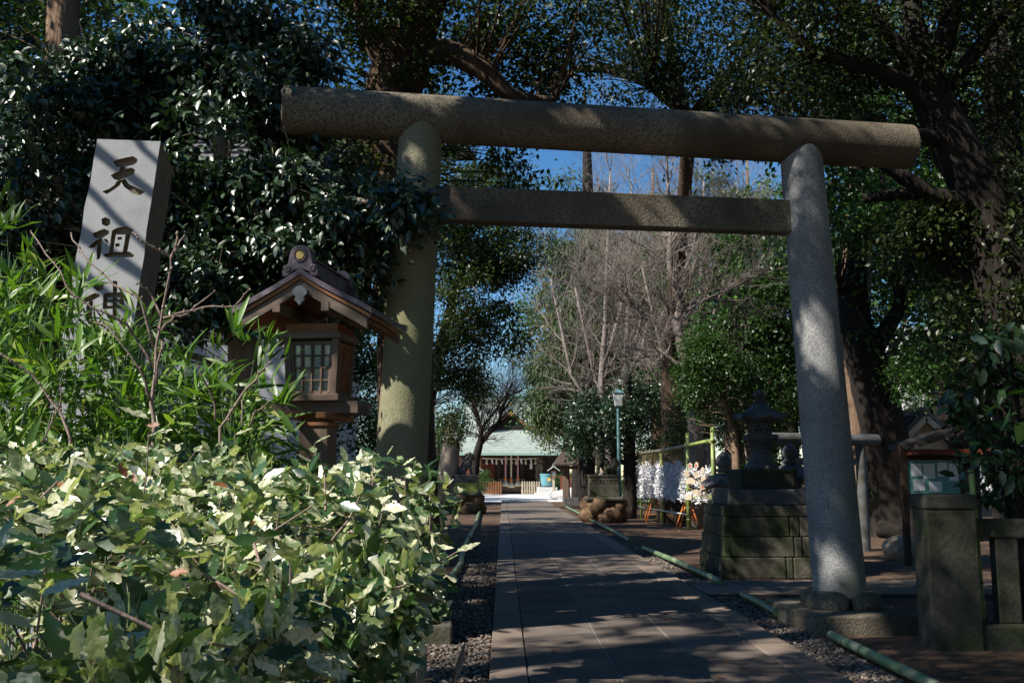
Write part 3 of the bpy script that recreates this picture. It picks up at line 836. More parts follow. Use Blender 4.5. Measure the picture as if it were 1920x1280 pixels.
# ------------------------------------------------------------------ big stone pedestal with stone lantern
YP = 15.2
px0 = P(1352, 1000, YP)[0]; px1 = px0 + 1.75
ped = thing('lantern_pedestal', 'wide stepped stone pedestal carrying the tall stone lantern behind torii', 'pedestal', ((px0 + px1) / 2, YP + .9, 0))
cxp = (px0 + px1) / 2 
rgp = random.Random(5)
w0 = .875
z = 0; lev = [(.32, .875), (.30, .84), (.30, .81), (.17, .80)]
for li, (h, w) in enumerate(lev):
    n = 3 if li < 3 else 1
    xs = [-w] + sorted(rgp.uniform(-w * .5, w * .5) for _ in range(n - 1)) + [w]
    for i in range(n):
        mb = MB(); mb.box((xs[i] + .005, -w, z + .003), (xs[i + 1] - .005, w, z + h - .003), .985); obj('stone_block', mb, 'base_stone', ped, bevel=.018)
    z += h
zped = z
mb = MB(); mb.box((-.68, -.68, z + .001), (.68, .68, z + .24)); obj('step', mb, 'old_stone', ped, bevel=.015); z += .242
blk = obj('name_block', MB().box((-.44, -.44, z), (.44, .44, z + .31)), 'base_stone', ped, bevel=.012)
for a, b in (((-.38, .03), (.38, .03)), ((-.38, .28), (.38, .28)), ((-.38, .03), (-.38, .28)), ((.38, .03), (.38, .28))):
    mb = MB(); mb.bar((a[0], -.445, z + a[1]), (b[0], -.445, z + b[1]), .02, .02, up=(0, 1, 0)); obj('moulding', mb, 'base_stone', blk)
z += .311
zl0 = z
def hex_lantern(t, s, z, m, small=False):
    def L(name, prof, n=6, rot=0.0, smooth=False, par=None, mat_=None):
        mb = MB(); mb.lathe([(r * s, z + h * s) for r, h in prof], n, rot=rot); return obj(name, mb, mat_ or m, par or t, smooth, bevel=.006)
    L('foot', [(.30, 0), (.30, .03), (.25, .10), (.17, .26), (.16, .36)], 6)
    L('stem_ring', [(.17, .361), (.21, .375), (.21, .40), (.17, .415)], 12)
    L('platform', [(.18, .416), (.28, .50), (.31, .52), (.31, .59), (.27, .60)], 6)
    fb = L('fire_box', [(.20, .601), (.20, .80)], 6)
    for k in range(6):
        a = 2 * math.pi * (k + 1) / 6
        for dx, dz in ((0, .14), (-.035, .075), (.035, .075)):
            cx_, cy_ = .1735 * s * math.cos(a) - dx * s * math.sin(a), .1735 * s * math.sin(a) + dx * s * math.cos(a)
            mb = MB(); mb.tube([(cx_ * .98, cy_ * .98, z + (.601 + dz) * s), (cx_ + .003 * math.cos(a), cy_ + .003 * math.sin(a), z + (.601 + dz) * s)], .020 * s, 10); obj('opening', mb, 'dark_void', fb)
    # curved hexagonal roof with upturned corners
    mb = MB(); n = 36; prof = [(.20, .805, 0), (.40, .83, 1), (.455, .865, 1), (.44, .905, 1), (.33, .95, .45), (.22, 1.03, .2), (.13, 1.12, .08), (.09, 1.15, 0)]
    vs = []
    for r, h, up in prof:
        for k in range(n):
            a = 2 * math.pi * k / n
            c = abs(((k % 6) - 3) / 3)                     # 1 at corners
            rr = r * (1 - .10 * (1 - c ** 2) * (up > .1))
            vs.append((rr * s * math.cos(a + math.pi / 6), rr * s * math.sin(a + math.pi / 6), z + (h + .055 * up * c ** 3) * s))
    fs = [(i * n + k, i * n + (k + 1) % n, (i + 1) * n + (k + 1) % n, (i + 1) * n + k) for i in range(len(prof) - 1) for k in range(n)]
    fs += [tuple(reversed(range(n))), tuple((len(prof) - 1) * n + k for k in range(n))]
    mb.add(vs, fs); obj('roof', mb, m, t, True, autos=35)
    L('finial', [(.10, 1.151), (.11, 1.18), (.07, 1.20), (.06, 1.22), (.10, 1.25), (.115, 1.29), (.09, 1.34), (.03, 1.385), (.006, 1.40)], 14, smooth=True)
sl = thing('stone_lantern', 'tall grey hexagonal stone lantern with ball finial on the big stepped pedestal', 'stone lantern', (cxp, YP + .9, zl0))
sl.rotation_euler = (0, 0, R(8))
hex_lantern(sl, .92, 0.001, 'old_stone')
def small_lantern(x, y, hgt, label, rz):
    t = thing('round_lantern', label, 'stone lantern', (x, y, 0), rz, 'squat stone lanterns flanking the pedestal')
    def L(name, prof, n, smooth=False, par=None, mm='old_stone'):
        mb = MB(); mb.lathe(prof, n); return obj(name, mb, mm, par or t, smooth, bevel=.008 if not smooth else 0, autos=40 if smooth else None)
    b = hgt - .98
    L('foot', [(.28, -.05), (.28, .12), (.2, .16)], 8)
    L('stem', [(.13, .161), (.11, .2 + (b - .2) * .5), (.13, b - .12)], 12, True)
    L('platform', [(.14, b - .119), (.29, b - .05), (.30, b)], 8)
    fb = L('fire_box', [(.17, b + .001), (.19, b + .28)], 4)
    for k in range(4):
        a = 2 * math.pi * (k + 1) / 4
        mb = MB(); mb.box((-.065, -.006, b + .06), (.065, .006, b + .22)); mb.rot(a + math.pi / 2); mb.move((.127 * math.cos(a), .127 * math.sin(a), 0)); obj('opening', mb, 'dark_void', fb)
    mb = MB(); n = 32; prof = [(.17, b + .281, 0), (.36, b + .33, 1), (.40, b + .37, 1), (.34, b + .44, .6), (.22, b + .54, .2), (.10, b + .60, 0)]
    vs = []
    for r, h, up in prof:
        for k in range(n):
            c = abs(((k % 8) - 4) / 4); a = 2 * math.pi * k / n + math.pi / 4
            vs.append((r * (.84 + .2 * c ** 2) * math.cos(a), r * (.84 + .2 * c ** 2) * math.sin(a), h + .06 * up * c ** 3))
    fs = [(i * n + k, i * n + (k + 1) % n, (i + 1) * n + (k + 1) % n, (i + 1) * n + k) for i in range(len(prof) - 1) for k in range(n)] + [tuple(reversed(range(n))), tuple((len(prof) - 1) * n + k for k in range(n))]
    mb.add(vs, fs); obj('roof', mb, 'old_stone', t, True, autos=40)
    L('finial', [(.10, b + .601), (.13, b + .63), (.12, b + .67), (.09, b + .69), (.13, b + .73), (.145, b + .80), (.11, b + .88), (.02, b + .97)], 14, True)
q = P(1357, 880, 17.4); small_lantern(q[0], 17.4, P(1357, 845, 17.4)[2], 'squat dark stone lantern beside the ema frame, left of the big pedestal', .3)
q = P(1483, 880, 17.2); small_lantern(q[0], 17.2, P(1483, 828, 17.2)[2], 'squat dark stone lantern half hidden behind the right torii pillar', .1)

# second, small torii behind
ya = 20.0
a = P(1448, 822, ya); b = np.array([a[0] + 2.35, ya + .9, a[2]])
t = thing('small_torii', 'small dark stone torii behind the stone lantern', 'torii', ((a[0] + b[0]) / 2, ya + .4, 0))
d = (b - a) / np.linalg.norm(b - a)
mb = MB(); mb.tube([a - d * .12, (a + b) / 2, b + d * .12], .125, 18); obj('lintel', mb, 'old_stone', t, True, True, autos=40)
for q in (a + d * .33, b - d * .33):
    mb = MB(); mb.tube([(q[0] - .0, q[1], -.05), (q[0], q[1], a[2] - .08)], [.12, .1], 16); obj('pillar', mb, 'old_stone', t, True, True, autos=40)
mb = MB(); mb.bar(a + d * .33 - [0, 0, .45], b - d * .33 - [0, 0, .45], .1, .15); obj('tie_beam', mb, 'old_stone', t, False, True)

# boulder by the tree foot
q = G(1693, 1050)
o = obj('boulder', MB().blob((0, 0, 0), (.36, .3, .26), 3, .06, 4), 'boulder', None, True); o.location = (q[0], q[1], .2); tag(o, 'smooth rounded pale boulder at the foot of the dark tree trunk', 'boulder')

# ------------------------------------------------------------------ omikuji rack and ema frame
A0 = np.array([4.83, 36.0, 0]); A1 = np.array([5.28, 28.9, 0])
ztop = 2.38
rk = thing('paper_rack', 'bamboo rack hung with rows of white knotted fortune papers', 'rack', A1, 0)
d = (A1 - A0) / np.linalg.norm(A1 - A0)
mb = MB(); mb.tube([A0 + [0, 0, ztop - .08], (A0 + A1) / 2 + [0, 0, ztop - .05], A1 + [0, 0, ztop]], .05, 10); obj('top_rail', mb, 'bamboo_dry', rk, True, True)
mb = MB(); mb.tube([A0 + [0, 0, .42], A1 + [0, 0, .42]], .03, 8); obj('low_rail', mb, 'steel', rk, True, True)
for k_ in (0.03, .5, .97):
    q = A0 + (A1 - A0) * k_
    mb = MB(); mb.tube([q + [0.05, 0, -.05], q + [.05, 0, ztop - .05]], .045, 10); obj('post', mb, 'bamboo_post', rk, True, True)
rg = np.random.default_rng(5)
ns = 34
strm = MB()
for i in range(ns):
    q = A0 + (A1 - A0) * ((i + .5) / ns)
    mb = MB(); mb.tube([q + [0, 0, ztop - .06], q + [0, 0, .8]], .008, 5); obj('string', mb, 'cord', rk, False, True)
# knotted papers: small folded strips
n = 5200
tt = rg.random(n); k_ = (np.floor(tt * ns) + .5) / ns
q = A0 + (A1 - A0) * (k_ + rg.normal(size=n) * .004)[:, None]
hi = 1.86 + .1 * np.sin(k_ * 31); lo = .82 + .06 * np.sin(k_ * 47)
q[:, 2] = lo + (hi - lo) * rg.random(n)
q += rg.normal(size=(n, 3)) * [.035, .05, .0]
v, f = leaf_arrays(q, rg.normal(size=(n, 3)), rg.normal(size=(n, 3)), .075 + .06 * rg.random(n), (np.array([(-.5, -.22, 0), (0, -.1, .1), (.6, -.25, -.1), (.6, .1, 0), (0, .14, .12), (-.5, .15, 0)]), np.array([(0, 1, 4), (0, 4, 5), (1, 2, 3), (1, 3, 4)])))
o = np_mesh('fortune_papers', v, f, 'paper', None); o['kind'] = 'stuff'; tag(o, 'mass of white knotted fortune papers tied along the bamboo rack', 'papers')
def sawhorse(c, label):
    t = thing('trestle', label, 'trestle', c, math.atan2(d[1], d[0]) + R(90), 'orange trestles under the paper rack')
    for sx in (-1, 1):
        for sy in (-1, 1):
            mb = MB(); mb.tube([(sx * .05, sy * .1, .78), (sx * .30, sy * .22, 0)], .022, 8); obj('leg', mb, 'orange_paint', t, True)
    mb = MB(); mb.tube([(-.0, -.25, .78), (0, .25, .78)], .045, 10); obj('top_bar', mb, 'bamboo_dry', t, True)
    mb = MB(); mb.tube([(-.24, -.19, .25), (.24, -.19, .25)], .012, 6); obj('cross_brace', mb, 'orange_paint', t, True)
    mb = MB(); mb.blob((0, 0, .77), (.09, .1, .07), 2, .2, 3); obj('rope_knot', mb, 'cord', t, True)
sawhorse(G(1290, 990), 'orange painted trestle under the ema frame end of the paper rack')
sawhorse(A0 + (A1 - A0) * .36, 'orange trestle under the middle of the paper rack, in shade')
# votive frame
B0 = A1 + np.array([.0, -.15, 0]); B1 = np.array([5.50, 26.35, 0])
ef = thing('votive_frame', 'green bamboo frame hung with wooden votive plaques', 'frame', B1)
for q, h, r in ((B0, 2.75, .05), (B1, 2.82, .05)):
    mb = MB(); mb.tube([q + [0, 0, -.05], q + [.02, 0, h]], r, 10); pp = obj('post', mb, 'bamboo_post', ef, True, True)
    for z_ in np.arange(.3, h, .33):
        mb = MB(); mb.tube([q + [.02 * z_ / h, 0, z_ - .012], q + [.02 * z_ / h, 0, z_], q + [.02 * z_ / h, 0, z_ + .012]], [r, r * 1.12, r], 10, cap=False); obj('node', mb, 'bamboo_dry', pp, True, True)
mb = MB(); mb.tube([B1 + [.11, -.02, -.05], B1 + [.11, -.02, .6]], .085, 12); obj('stake', mb, 'bamboo_post', ef, True, True)
for z_ in (2.38, .9):
    mb = MB(); mb.tube([B0 + [0, .1, z_], B1 + [0, -.15, z_ + .08]], .05, 10); obj('cross_pole', mb, 'bamboo_post', ef, True, True)
    for q in (B0, B1):
        mb = MB(); mb.blob(tuple(q + [0.02, 0, z_ + .04]), (.09, .09, .08), 2, .2, int(z_ * 10)); obj('lashing', mb, 'cord', ef, True, True)
for z_ in (1.75, 1.5, 1.2):
    mb = MB(); pts = [B0 + (B1 - B0) * s_ + [0, 0, z_ - .12 * math.sin(s_ * math.pi)] for s_ in np.linspace(0, 1, 8)]; mb.tube(pts, .008, 5); obj('cord_line', mb, 'cord', ef, False, True)
em = [(1298, 873), (1312, 872), (1296, 888), (1322, 882), (1297, 902), (1305, 902), (1316, 905), (1326, 897), (1326, 913), (1310, 923), (1318, 925), (1299, 932), (1329, 930), (1313, 890)]
POSW = ['top row left', 'top row right', 'second row left', 'second row right', 'third row left end', 'third row beside the left end', 'third row right of centre', 'right edge below the second row', 'right edge above the lowest rows', 'fourth row centre', 'fourth row right of centre', 'lowest row left end', 'lowest row right end', 'between the second and third rows']
eme = MB(); eme.prism([(-.12, -.07), (.12, -.07), (.12, .04), (0, .10), (-.12, .04)], -.008, .008)
emesh = to_mesh('ema_plaque', eme); emesh.materials.append(M['wood_pale'])
sme_ = MB(); sme_.prism([(-.05, -.03), (.0, -.035), (.05, -.02), (.03, .03), (-.03, .035)], -.0115, -.0085); smesh = to_mesh('painted_mark', sme_); smesh.materials.append(M['red_paint'])
for i, (px, py) in enumerate(em):
    s_ = (px - 1288) / (1335 - 1288)
    c = B0 + (B1 - B0) * s_
    c = P(px, py, c[1])
    o = bpy.data.objects.new('ema_plaque', emesh); C.objects.link(o); o.location = c + np.array([-.06 - .03 * (i % 3), 0, 0]); o.rotation_euler = (random.uniform(-.15, .15), random.uniform(-.2, .2), R(-62) + random.uniform(-.5, .5))
    tag(o, 'small wooden votive plaque on the bamboo ema frame, ' + POSW[i], 'votive plaque', 'votive plaques on the ema frame')
    if i in (0, 1, 8): m2 = bpy.data.objects.new('painted_mark', smesh); C.objects.link(m2); m2.parent = o
n = 500
s_ = rg.random(n); q = B0 + (B1 - B0) * s_[:, None]; row = rg.integers(0, 3, n)
q[:, 2] = np.array([1.7, 1.42, 1.02])[row] - .12 * np.sin(s_ * math.pi) + rg.normal(size=n) * .05
q += rg.normal(size=(n, 3)) * [.04, .04, .02]
v, f = leaf_arrays(q, rg.normal(size=(n, 3)), rg.normal(size=(n, 3)), .08 + .06 * rg.random(n), (np.array([(-.5, -.22, 0), (0, -.1, .1), (.6, -.25, -.1), (.6, .1, 0), (0, .14, .12), (-.5, .15, 0)]), np.array([(0, 1, 4), (0, 4, 5), (1, 2, 3), (1, 3, 4)])))
o = np_mesh('fortune_papers', v, f, 'paper', None); o['kind'] = 'stuff'; tag(o, 'white papers tied between the votive plaques on the ema frame', 'papers')

# ------------------------------------------------------------------ lamp post
lp = thing('street_lamp', 'thin green lamp post with white lantern head beside the path trees', 'lamp post', (*P(1161, 900, 34.2)[:2], 0))
zt_ = P(1161, 762, 34.2)[2]
mb = MB(); mb.tube([(0, 0, -.05), (0, 0, 1.0), (0, 0, 1.02), (0, 0, zt_)], [.085, .085, .06, .055], 12); obj('pole', mb, 'lamp_green', lp, True, autos=40)
mb = MB(); mb.lathe([(.13, zt_), (.16, zt_ + .04), (.22, zt_ + .46)], 4); obj('lamp_glass', mb, 'lamp_glass', lp)
mb = MB(); mb.lathe([(.26, zt_ + .461), (.25, zt_ + .5), (.1, zt_ + .56), (.02, zt_ + .62)], 4); obj('lamp_cap', mb, 'lamp_green', lp)
mb = MB(); mb.lathe([(.06, zt_ - .06), (.13, zt_ - .001)], 8); obj('lamp_collar', mb, 'lamp_green', lp)

# ------------------------------------------------------------------ guardian lion-dogs
def voxel(o, size, smooth=True):
    m = o.modifiers.new('r', 'REMESH'); m.mode = 'VOXEL'; m.voxel_size = size
    if smooth: s_ = o.modifiers.new('s', 'SMOOTH'); s_.iterations = 3; s_.factor = .5
    dg = bpy.context.evaluated_depsgraph_get(); dg.update()
    me = bpy.data.meshes.new_from_object(o.evaluated_get(dg)); o.modifiers.clear(); o.data = me
    me.polygons.foreach_set('use_smooth', [True] * len(me.polygons))
def lion(x, y, face, label, grp, mats, sc=1.0, pile=True):
    t = thing('guardian_lion_dog', label, 'statue', (x, y, 0), 0, grp)
    z = .0
    rr = random.Random(int(x * 10) + 50)
    if pile:
        for i in range(15):
            a = i * 2.4; rad = .52 if i < 11 else .2
            obj('rock', MB().blob((rad * math.cos(a), rad * math.sin(a), .2 + .36 * (i % 2)), (.34, .32, .3), 2, .12, i), 'rock', t, True)
    mb = MB(); mb.box((-.46, -.46, .3), (.46, .46, .72)); obj('core', mb, 'rock', t)
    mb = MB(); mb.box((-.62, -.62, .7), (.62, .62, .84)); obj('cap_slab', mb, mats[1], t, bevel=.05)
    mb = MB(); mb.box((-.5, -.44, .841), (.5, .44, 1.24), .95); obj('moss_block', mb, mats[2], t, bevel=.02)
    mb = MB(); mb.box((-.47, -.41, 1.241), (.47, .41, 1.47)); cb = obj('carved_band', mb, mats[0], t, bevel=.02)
    for k in range(7):
        mb = MB(); mb.tube([(-.36 + .12 * k + .05 * math.cos(q), -.415, 1.35 + .05 * math.sin(q)) for q in np.linspace(0, 4.5, 9)], .014, 6); obj('relief', mb, mats[0], cb, True)
    mb = MB(); mb.box((-.50, -.43, 1.471), (.50, .43, 1.56)); obj('top_slab', mb, mats[0], t, bevel=.015)
    z = 1.56; f = face
    b = MB()
    B = lambda c, r, n=2: b.blob((c[0] * f, c[1], z + c[2]), r, n, 0, 1)
    B((-.2, 0, .17), (.2, .16, .18)); B((-.08, 0, .32), (.17, .15, .24)); B((.08, 0, .46), (.17, .16, .2))      # haunch, back, chest
    for s_ in (-.11, .11):
        b.tube([(f * .1, s_, z + .42), (f * .17, s_, z + .2), (f * .17, s_, z + .02)], [.085, .062, .06], 8); B((.2, s_, .04), (.09, .065, .045))
        b.tube([(f * -.22, s_, z + .2), (f * -.06, s_ * 1.25, z + .16), (f * -.12, s_ * 1.3, z + .04)], [.12, .09, .06], 8); B((-.06, s_ * 1.3, .04), (.1, .06, .045))
    b.tube([(f * .08, 0, z + .5), (f * .14, 0, z + .66)], [.16, .15], 10)
    B((.17, 0, .74), (.15, .145, .135)); B((.28, 0, .70), (.09, .1, .06)); B((.27, 0, .62), (.075, .085, .035)); B((.31, 0, .745), (.04, .05, .03)); B((.24, 0, .81), (.07, .11, .04))
    for s_ in (-1, 1):
        B((.1, s_ * .14, .8), (.06, .03, .07)); B((.28, s_ * .055, .79), (.025, .025, .02), 1)
        for k in range(7):                                   # curls of the mane
            B((.03 - .035 * (k % 3), s_ * (.06 + .03 * (k % 4)), .52 + .055 * k), (.06, .06, .05), 1)
    B((.14, 0, .895), (.045, .045, .05))
    for k in range(5):                                       # flame-like tail
        b.tube([(f * -.32, .0, z + .12), (f * (-.38 - .03 * k), .05 * (k - 2), z + .35), (f * (-.30 - .05 * k), .045 * (k - 2), z + .6 - .05 * abs(k - 2))], [.09, .085, .02], 7)
    o = obj('lion_body', b, mats[0], t, True)
    voxel(o, .022)
    t.scale = (sc, sc, sc)
    return t
q = G(874, 962)
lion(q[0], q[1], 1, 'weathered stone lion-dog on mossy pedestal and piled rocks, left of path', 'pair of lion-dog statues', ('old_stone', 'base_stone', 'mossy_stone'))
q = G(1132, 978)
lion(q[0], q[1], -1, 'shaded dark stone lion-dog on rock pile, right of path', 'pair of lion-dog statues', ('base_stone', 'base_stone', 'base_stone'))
q = G(828, 962); t = thing('stone_marker', 'plain upright stone marker in front of the left trunk', 'marker', (q[0], q[1] - .4, 0)); 
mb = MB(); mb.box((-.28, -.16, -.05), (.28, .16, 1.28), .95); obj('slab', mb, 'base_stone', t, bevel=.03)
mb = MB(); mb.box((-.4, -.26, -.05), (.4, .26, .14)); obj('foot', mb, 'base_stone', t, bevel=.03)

# ------------------------------------------------------------------ purification basin shelter right of the path
q = G(1085, 948); 
cz = thing('basin_shelter', 'small open wooden shelter over a stone water basin', 'shelter', (q[0], q[1] + .8, 0))
for sx, sy in ((-.6, -.5), (.6, -.5), (-.6, .7), (.6, .7)):
    mb = MB(); mb.box((sx - .12, sy - .12, 0), (sx + .12, sy + .12, 2.1), .92); obj('post', mb, 'wood_greyv', cz)
mb = MB(); mb.add([(-1.2, -1.1, 2.1), (1.2, -1.1, 2.1), (1.2, 1.3, 2.1), (-1.2, 1.3, 2.1), (-.8, .1, 2.75), (.8, .1, 2.75), (-1.2, -1.1, 2.03), (1.2, -1.1, 2.03), (1.2, 1.3, 2.03), (-1.2, 1.3, 2.03)],
                  [(0, 1, 5, 4), (1, 2, 5), (2, 3, 4, 5), (3, 0, 4), (9, 8, 7, 6), (0, 6, 7, 1), (1, 7, 8, 2), (2, 8, 9, 3), (3, 9, 6, 0)]); obj('roof', mb, 'roof_brown', cz)
for y in (-.5, .7):
    mb = MB(); mb.box((-.9, y - .06, 1.85), (.9, y + .06, 2.0)); obj('beam', mb, 'wood_greyv', cz)
o = thing('water_basin', 'long grey stone water basin under the shelter roof', 'basin', (q[0], q[1] + .2, 0))
mb = MB(); mb.box((-.75, -.4, 0), (.75, .4, .42)); obj('basin_block', mb, 'old_stone', o, bevel=.03)
mb = MB(); mb.box((-.6, -.28, .421), (.6, .28, .43)); obj('water', mb, 'window_glass', o)
q = G(1068, 936); o = obj('white_rock', MB().blob((0, 0, .25), (1.5, .7, .5), 3, .1, 8), 'court', None, True); o.location = (q[0] + .3, q[1], 0); tag(o, 'low heap of white gravel beside the basin shelter', 'gravel heap')
q = G(1103, 940)
t = thing('red_fence', 'dark red lattice fence behind the basin shelter', 'fence', (q[0] + 1, 70, 0))
for i in range(14):
    mb = MB(); mb.box((-2 + .3 * i, -.03, 0), (-1.88 + .3 * i, .03, 1.5)); obj('slat', mb, 'wood_red', t)
for z_ in (.3, 1.35):
    mb = MB(); mb.box((-2.1, .031, z_), (2.1, .07, z_ + .12)); obj('rail', mb, 'wood_red', t)

# ------------------------------------------------------------------ the shrine hall
YH = 82.0; XH = P(957, 900, YH)[0]
def hz(py, Y=YH): return float(P(957, py, Y)[2])
sh = thing('shrine_hall', 'shrine hall with pale green copper roof and front gable at the end of the path', 'shrine', (XH, YH, 0))
ze_, zr_ = hz(850, 80.2), hz(752, 86.5)
mb = MB(); mb.box((-5, .3, 0), (5, 9, .55)); obj('platform', mb, 'old_stone', sh)
mb = MB(); mb.box((-4.6, 2.4, .55), (4.6, 8.6, ze_ + .1)); obj('wall', mb, 'wood_dark', sh)
for x in (-2.5, -.95, .95, 2.5):
    mb = MB(); mb.box((x - .12, .5, .3), (x + .12, .74, ze_)); obj('column', mb, 'wood_warm' if abs(x) > 2 else 'wood_dark', sh)
for x in (-3.6, -1.9, 1.9, 3.6):
    mb = MB(); mb.box((x - .6, 2.36, .7), (x + .6, 2.399, 2.5)); obj('door_panel', mb, 'wood_red' if x < 0 else 'wood_dark', sh)
mb = MB(); mb.box((-2.7, .45, ze_ - .3), (2.7, .8, ze_ - .02)); obj('beam', mb, 'wood_dark', sh)
# roof: overlapping copper courses, front slope
NC = 24
rfm = MB()
def slope(t):                                         # t 0 eave .. 1 ridge
    y = -2.0 + 6.6 * t
    z = ze_ + (zr_ - ze_) * (.62 * t + .38 * t * t)
    w = 4.35 - .5 * t
    return y, z, w
for i in range(NC):
    y0, z0, w0_ = slope(i / NC); y1, z1, w1_ = slope((i + 1) / NC)
    rfm.add([(-w0_, y0, z0 + .09), (w0_, y0, z0 + .09), (w1_, y1, z1 + .012), (-w1_, y1, z1 + .012), (-w0_, y0, z0 - .03), (w0_, y0, z0 - .03)], [(0, 1, 2, 3), (4, 5, 1, 0)])
ro = obj('roof', rfm, 'copper_green', sh)
mb = MB(); y0, z0, w0_ = slope(0); y1, z1, w1_ = slope(1)
pts = [slope(i / 8) for i in range(9)]
und = MB()
for i in range(8):
    a, b = pts[i], pts[i + 1]
    und.add([(-a[2], a[0], a[1] - .1), (a[2], a[0], a[1] - .1), (b[2], b[0], b[1] - .1), (-b[2], b[0], b[1] - .1)], [(3, 2, 1, 0)])
obj('soffit', und, 'wood_dark', sh)
mb = MB()
for sx in (-1, 1):
    mb.tube([(sx * (p_[2] + .03), p_[0], p_[1]) for p_ in pts], .11, 6)
mb.box((-w0_ - .1, y0 - .06, z0 - .14), (w0_ + .1, y0 - .002, z0 + .03)); obj('roof_edge', mb, 'copper_edge', ro)
mb = MB(); mb.add([(-w1_, y1, z1), (w1_, y1, z1), (w1_ + .6, y1 + 6.5, ze_ - .1), (-w1_ - .6, y1 + 6.5, ze_ - .1)], [(0, 1, 2, 3)]); mb.add([(-w1_, y1, z1), (-w1_, y1 + .1, z1), (-4.4, y1 + 5, ze_), (-4.4, -1.9, ze_)], [(0, 1, 2, 3)]); obj('rear_roof', mb, 'copper_green', sh)
mb = MB(); mb.box((-w1_ - .2, y1 - .22, z1), (w1_ + .2, y1 + .22, z1 + .42)); mb.box((-w1_ - .3, y1 - .3, z1 + .421), (w1_ + .3, y1 + .3, z1 + .5)); obj('ridge', mb, 'copper_edge', ro)
# front gable (chidori-hafu)
gy = .9
zg0, zg1 = hz(803, 82.6), hz(767, 82.6)
gw = 1.9
gmb = MB()
def gcv(t): return gw * t, zg1 - (zg1 - zg0) * (1.25 * t - .25 * t * t)
n = 10
up = [gcv(i / n) for i in range(n + 1)]
for sx in (-1, 1):
    for i in range(n):
        a, b = up[i], up[i + 1]
        gmb.add([(sx * a[0], gy, a[1] + .1), (sx * b[0], gy, b[1] + .1), (sx * b[0], gy + 3.2, b[1] + .1), (sx * a[0], gy + 3.2, a[1] + .1), (sx * a[0], gy, a[1] - .02), (sx * b[0], gy, b[1] - .02)], [(0, 1, 2, 3), (4, 5, 1, 0)])
go = obj('gable', gmb, 'copper_green', sh)
for sx in (-1, 1):
    mb = MB(); mb.add([(sx * a[0], gy + dy_, a[1] - o_) for dy_ in (.03, .12) for o_ in (.021, .26) for a in up], [])
    m_ = n + 1
    mb.f = [(i, i + 1, m_ + i + 1, m_ + i) for i in range(n)] + [(2 * m_ + i, 2 * m_ + i + 1, 3 * m_ + i + 1, 3 * m_ + i) for i in range(n)] + [(m_ + i, m_ + i + 1, 3 * m_ + i + 1, 3 * m_ + i) for i in range(n)]
    obj('gable_board', mb, 'wood_warm' if sx > 0 else 'wood_dark', go)
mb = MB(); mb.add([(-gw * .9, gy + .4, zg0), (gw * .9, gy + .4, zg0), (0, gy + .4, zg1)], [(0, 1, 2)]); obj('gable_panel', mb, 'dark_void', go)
mb = MB(); mb.prism([(-.32, -.12), (.32, -.12), (.42, .1), (.2, .16), (.16, .5), (0, .58), (-.16, .5), (-.2, .16), (-.42, .1)], gy - .12, gy + .1); mb.move((0, 0, zg1 + .1)); oo = obj('gable_ornament', mb, 'copper_edge', go)
mb = MB(); mb.tube([(0, gy - .15, zg1 + .42), (0, gy - .12, zg1 + .42)], .1, 12); obj('crest', mb, 'gold', oo)
mb = MB(); mb.prism([(0, -.55), (.12, -.35), (.22, -.3), (.12, -.1), (0, 0), (-.12, -.1), (-.22, -.3), (-.12, -.35)], gy - .02, gy + .02); mb.move((0, 0, zg1 - .1)); obj('gable_pendant', mb, 'gold', go)
# straw rope with paper streamers
mb = MB(); mb.tube([(-2.3 + 4.6 * i / 12, .38, ze_ - .33 - .06 * math.sin(math.pi * i / 12)) for i in range(13)], .05, 8); sr_ = obj('straw_rope', mb, 'straw', sh, True)
for i in range(11):
    x = -2.0 + .4 * i
    if i % 2:
        mb = MB(); mb.add([(x, .36, ze_ - .4), (x + .13, .36, ze_ - .4), (x + .17, .35, ze_ - .62), (x + .04, .35, ze_ - .62), (x + .08, .33, ze_ - .8), (x + .2, .33, ze_ - .8), (x, .375, ze_ - .4), (x + .13, .375, ze_ - .4), (x + .17, .365, ze_ - .62), (x + .04, .365, ze_ - .62), (x + .08, .345, ze_ - .8), (x + .2, .345, ze_ - .8)], [(0, 1, 2, 3), (3, 2, 5, 4), (9, 8, 7, 6), (10, 11, 8, 9), (0, 6, 7, 1), (1, 7, 8, 2), (0, 3, 9, 6), (2, 8, 11, 5), (3, 4, 10, 9), (4, 5, 11, 10)]); obj('paper_streamer', mb, 'paper', sr_)
    else:
        mb = MB(); mb.lathe([(.04, ze_ - .85), (.10, ze_ - .8), (.05, ze_ - .42)], 8, (x + .06, .37, 0)); obj('straw_tassel', mb, 'straw', sr_)
# bell ropes
for px, red, lab in ((948, 1, 'red and white twisted bell rope, left one of the shrine front'), (958.5, 0, 'plain pale hemp bell rope hanging in the middle of the shrine front'), (971, 1, 'red and white twisted bell rope, right one of the shrine front')):
    x = P(px, 900, 81.6)[0]
    t = thing('bell_rope', lab, 'rope', (x, 81.6, 0), 0, 'bell ropes of the shrine hall')
    zt2 = ze_ - .1; zb2 = 1.45 if red else 1.35
    for k_ in range(2):
        mb = MB(); pts = [(.035 * math.cos(q * 1.6 + k_ * math.pi), .035 * math.sin(q * 1.6 + k_ * math.pi), zb2 + (zt2 - zb2) * q / 40) for q in range(41)]
        mb.tube(pts, .048 if k_ == 0 else .04, 6); obj('strand', mb, ('red_cord' if k_ == 0 else 'white_cord') if red else 'straw', t, True)
    mb = MB(); mb.lathe([(.11, zb2 - .38), (.1, zb2)], 10); obj('binding', mb, 'orange_paint', t, True)
    mb = MB(); mb.lathe([(.30, zb2 - .82), (.24, zb2 - .6), (.1, zb2 - .381)], 12); obj('tassel', mb, 'straw', t, True)
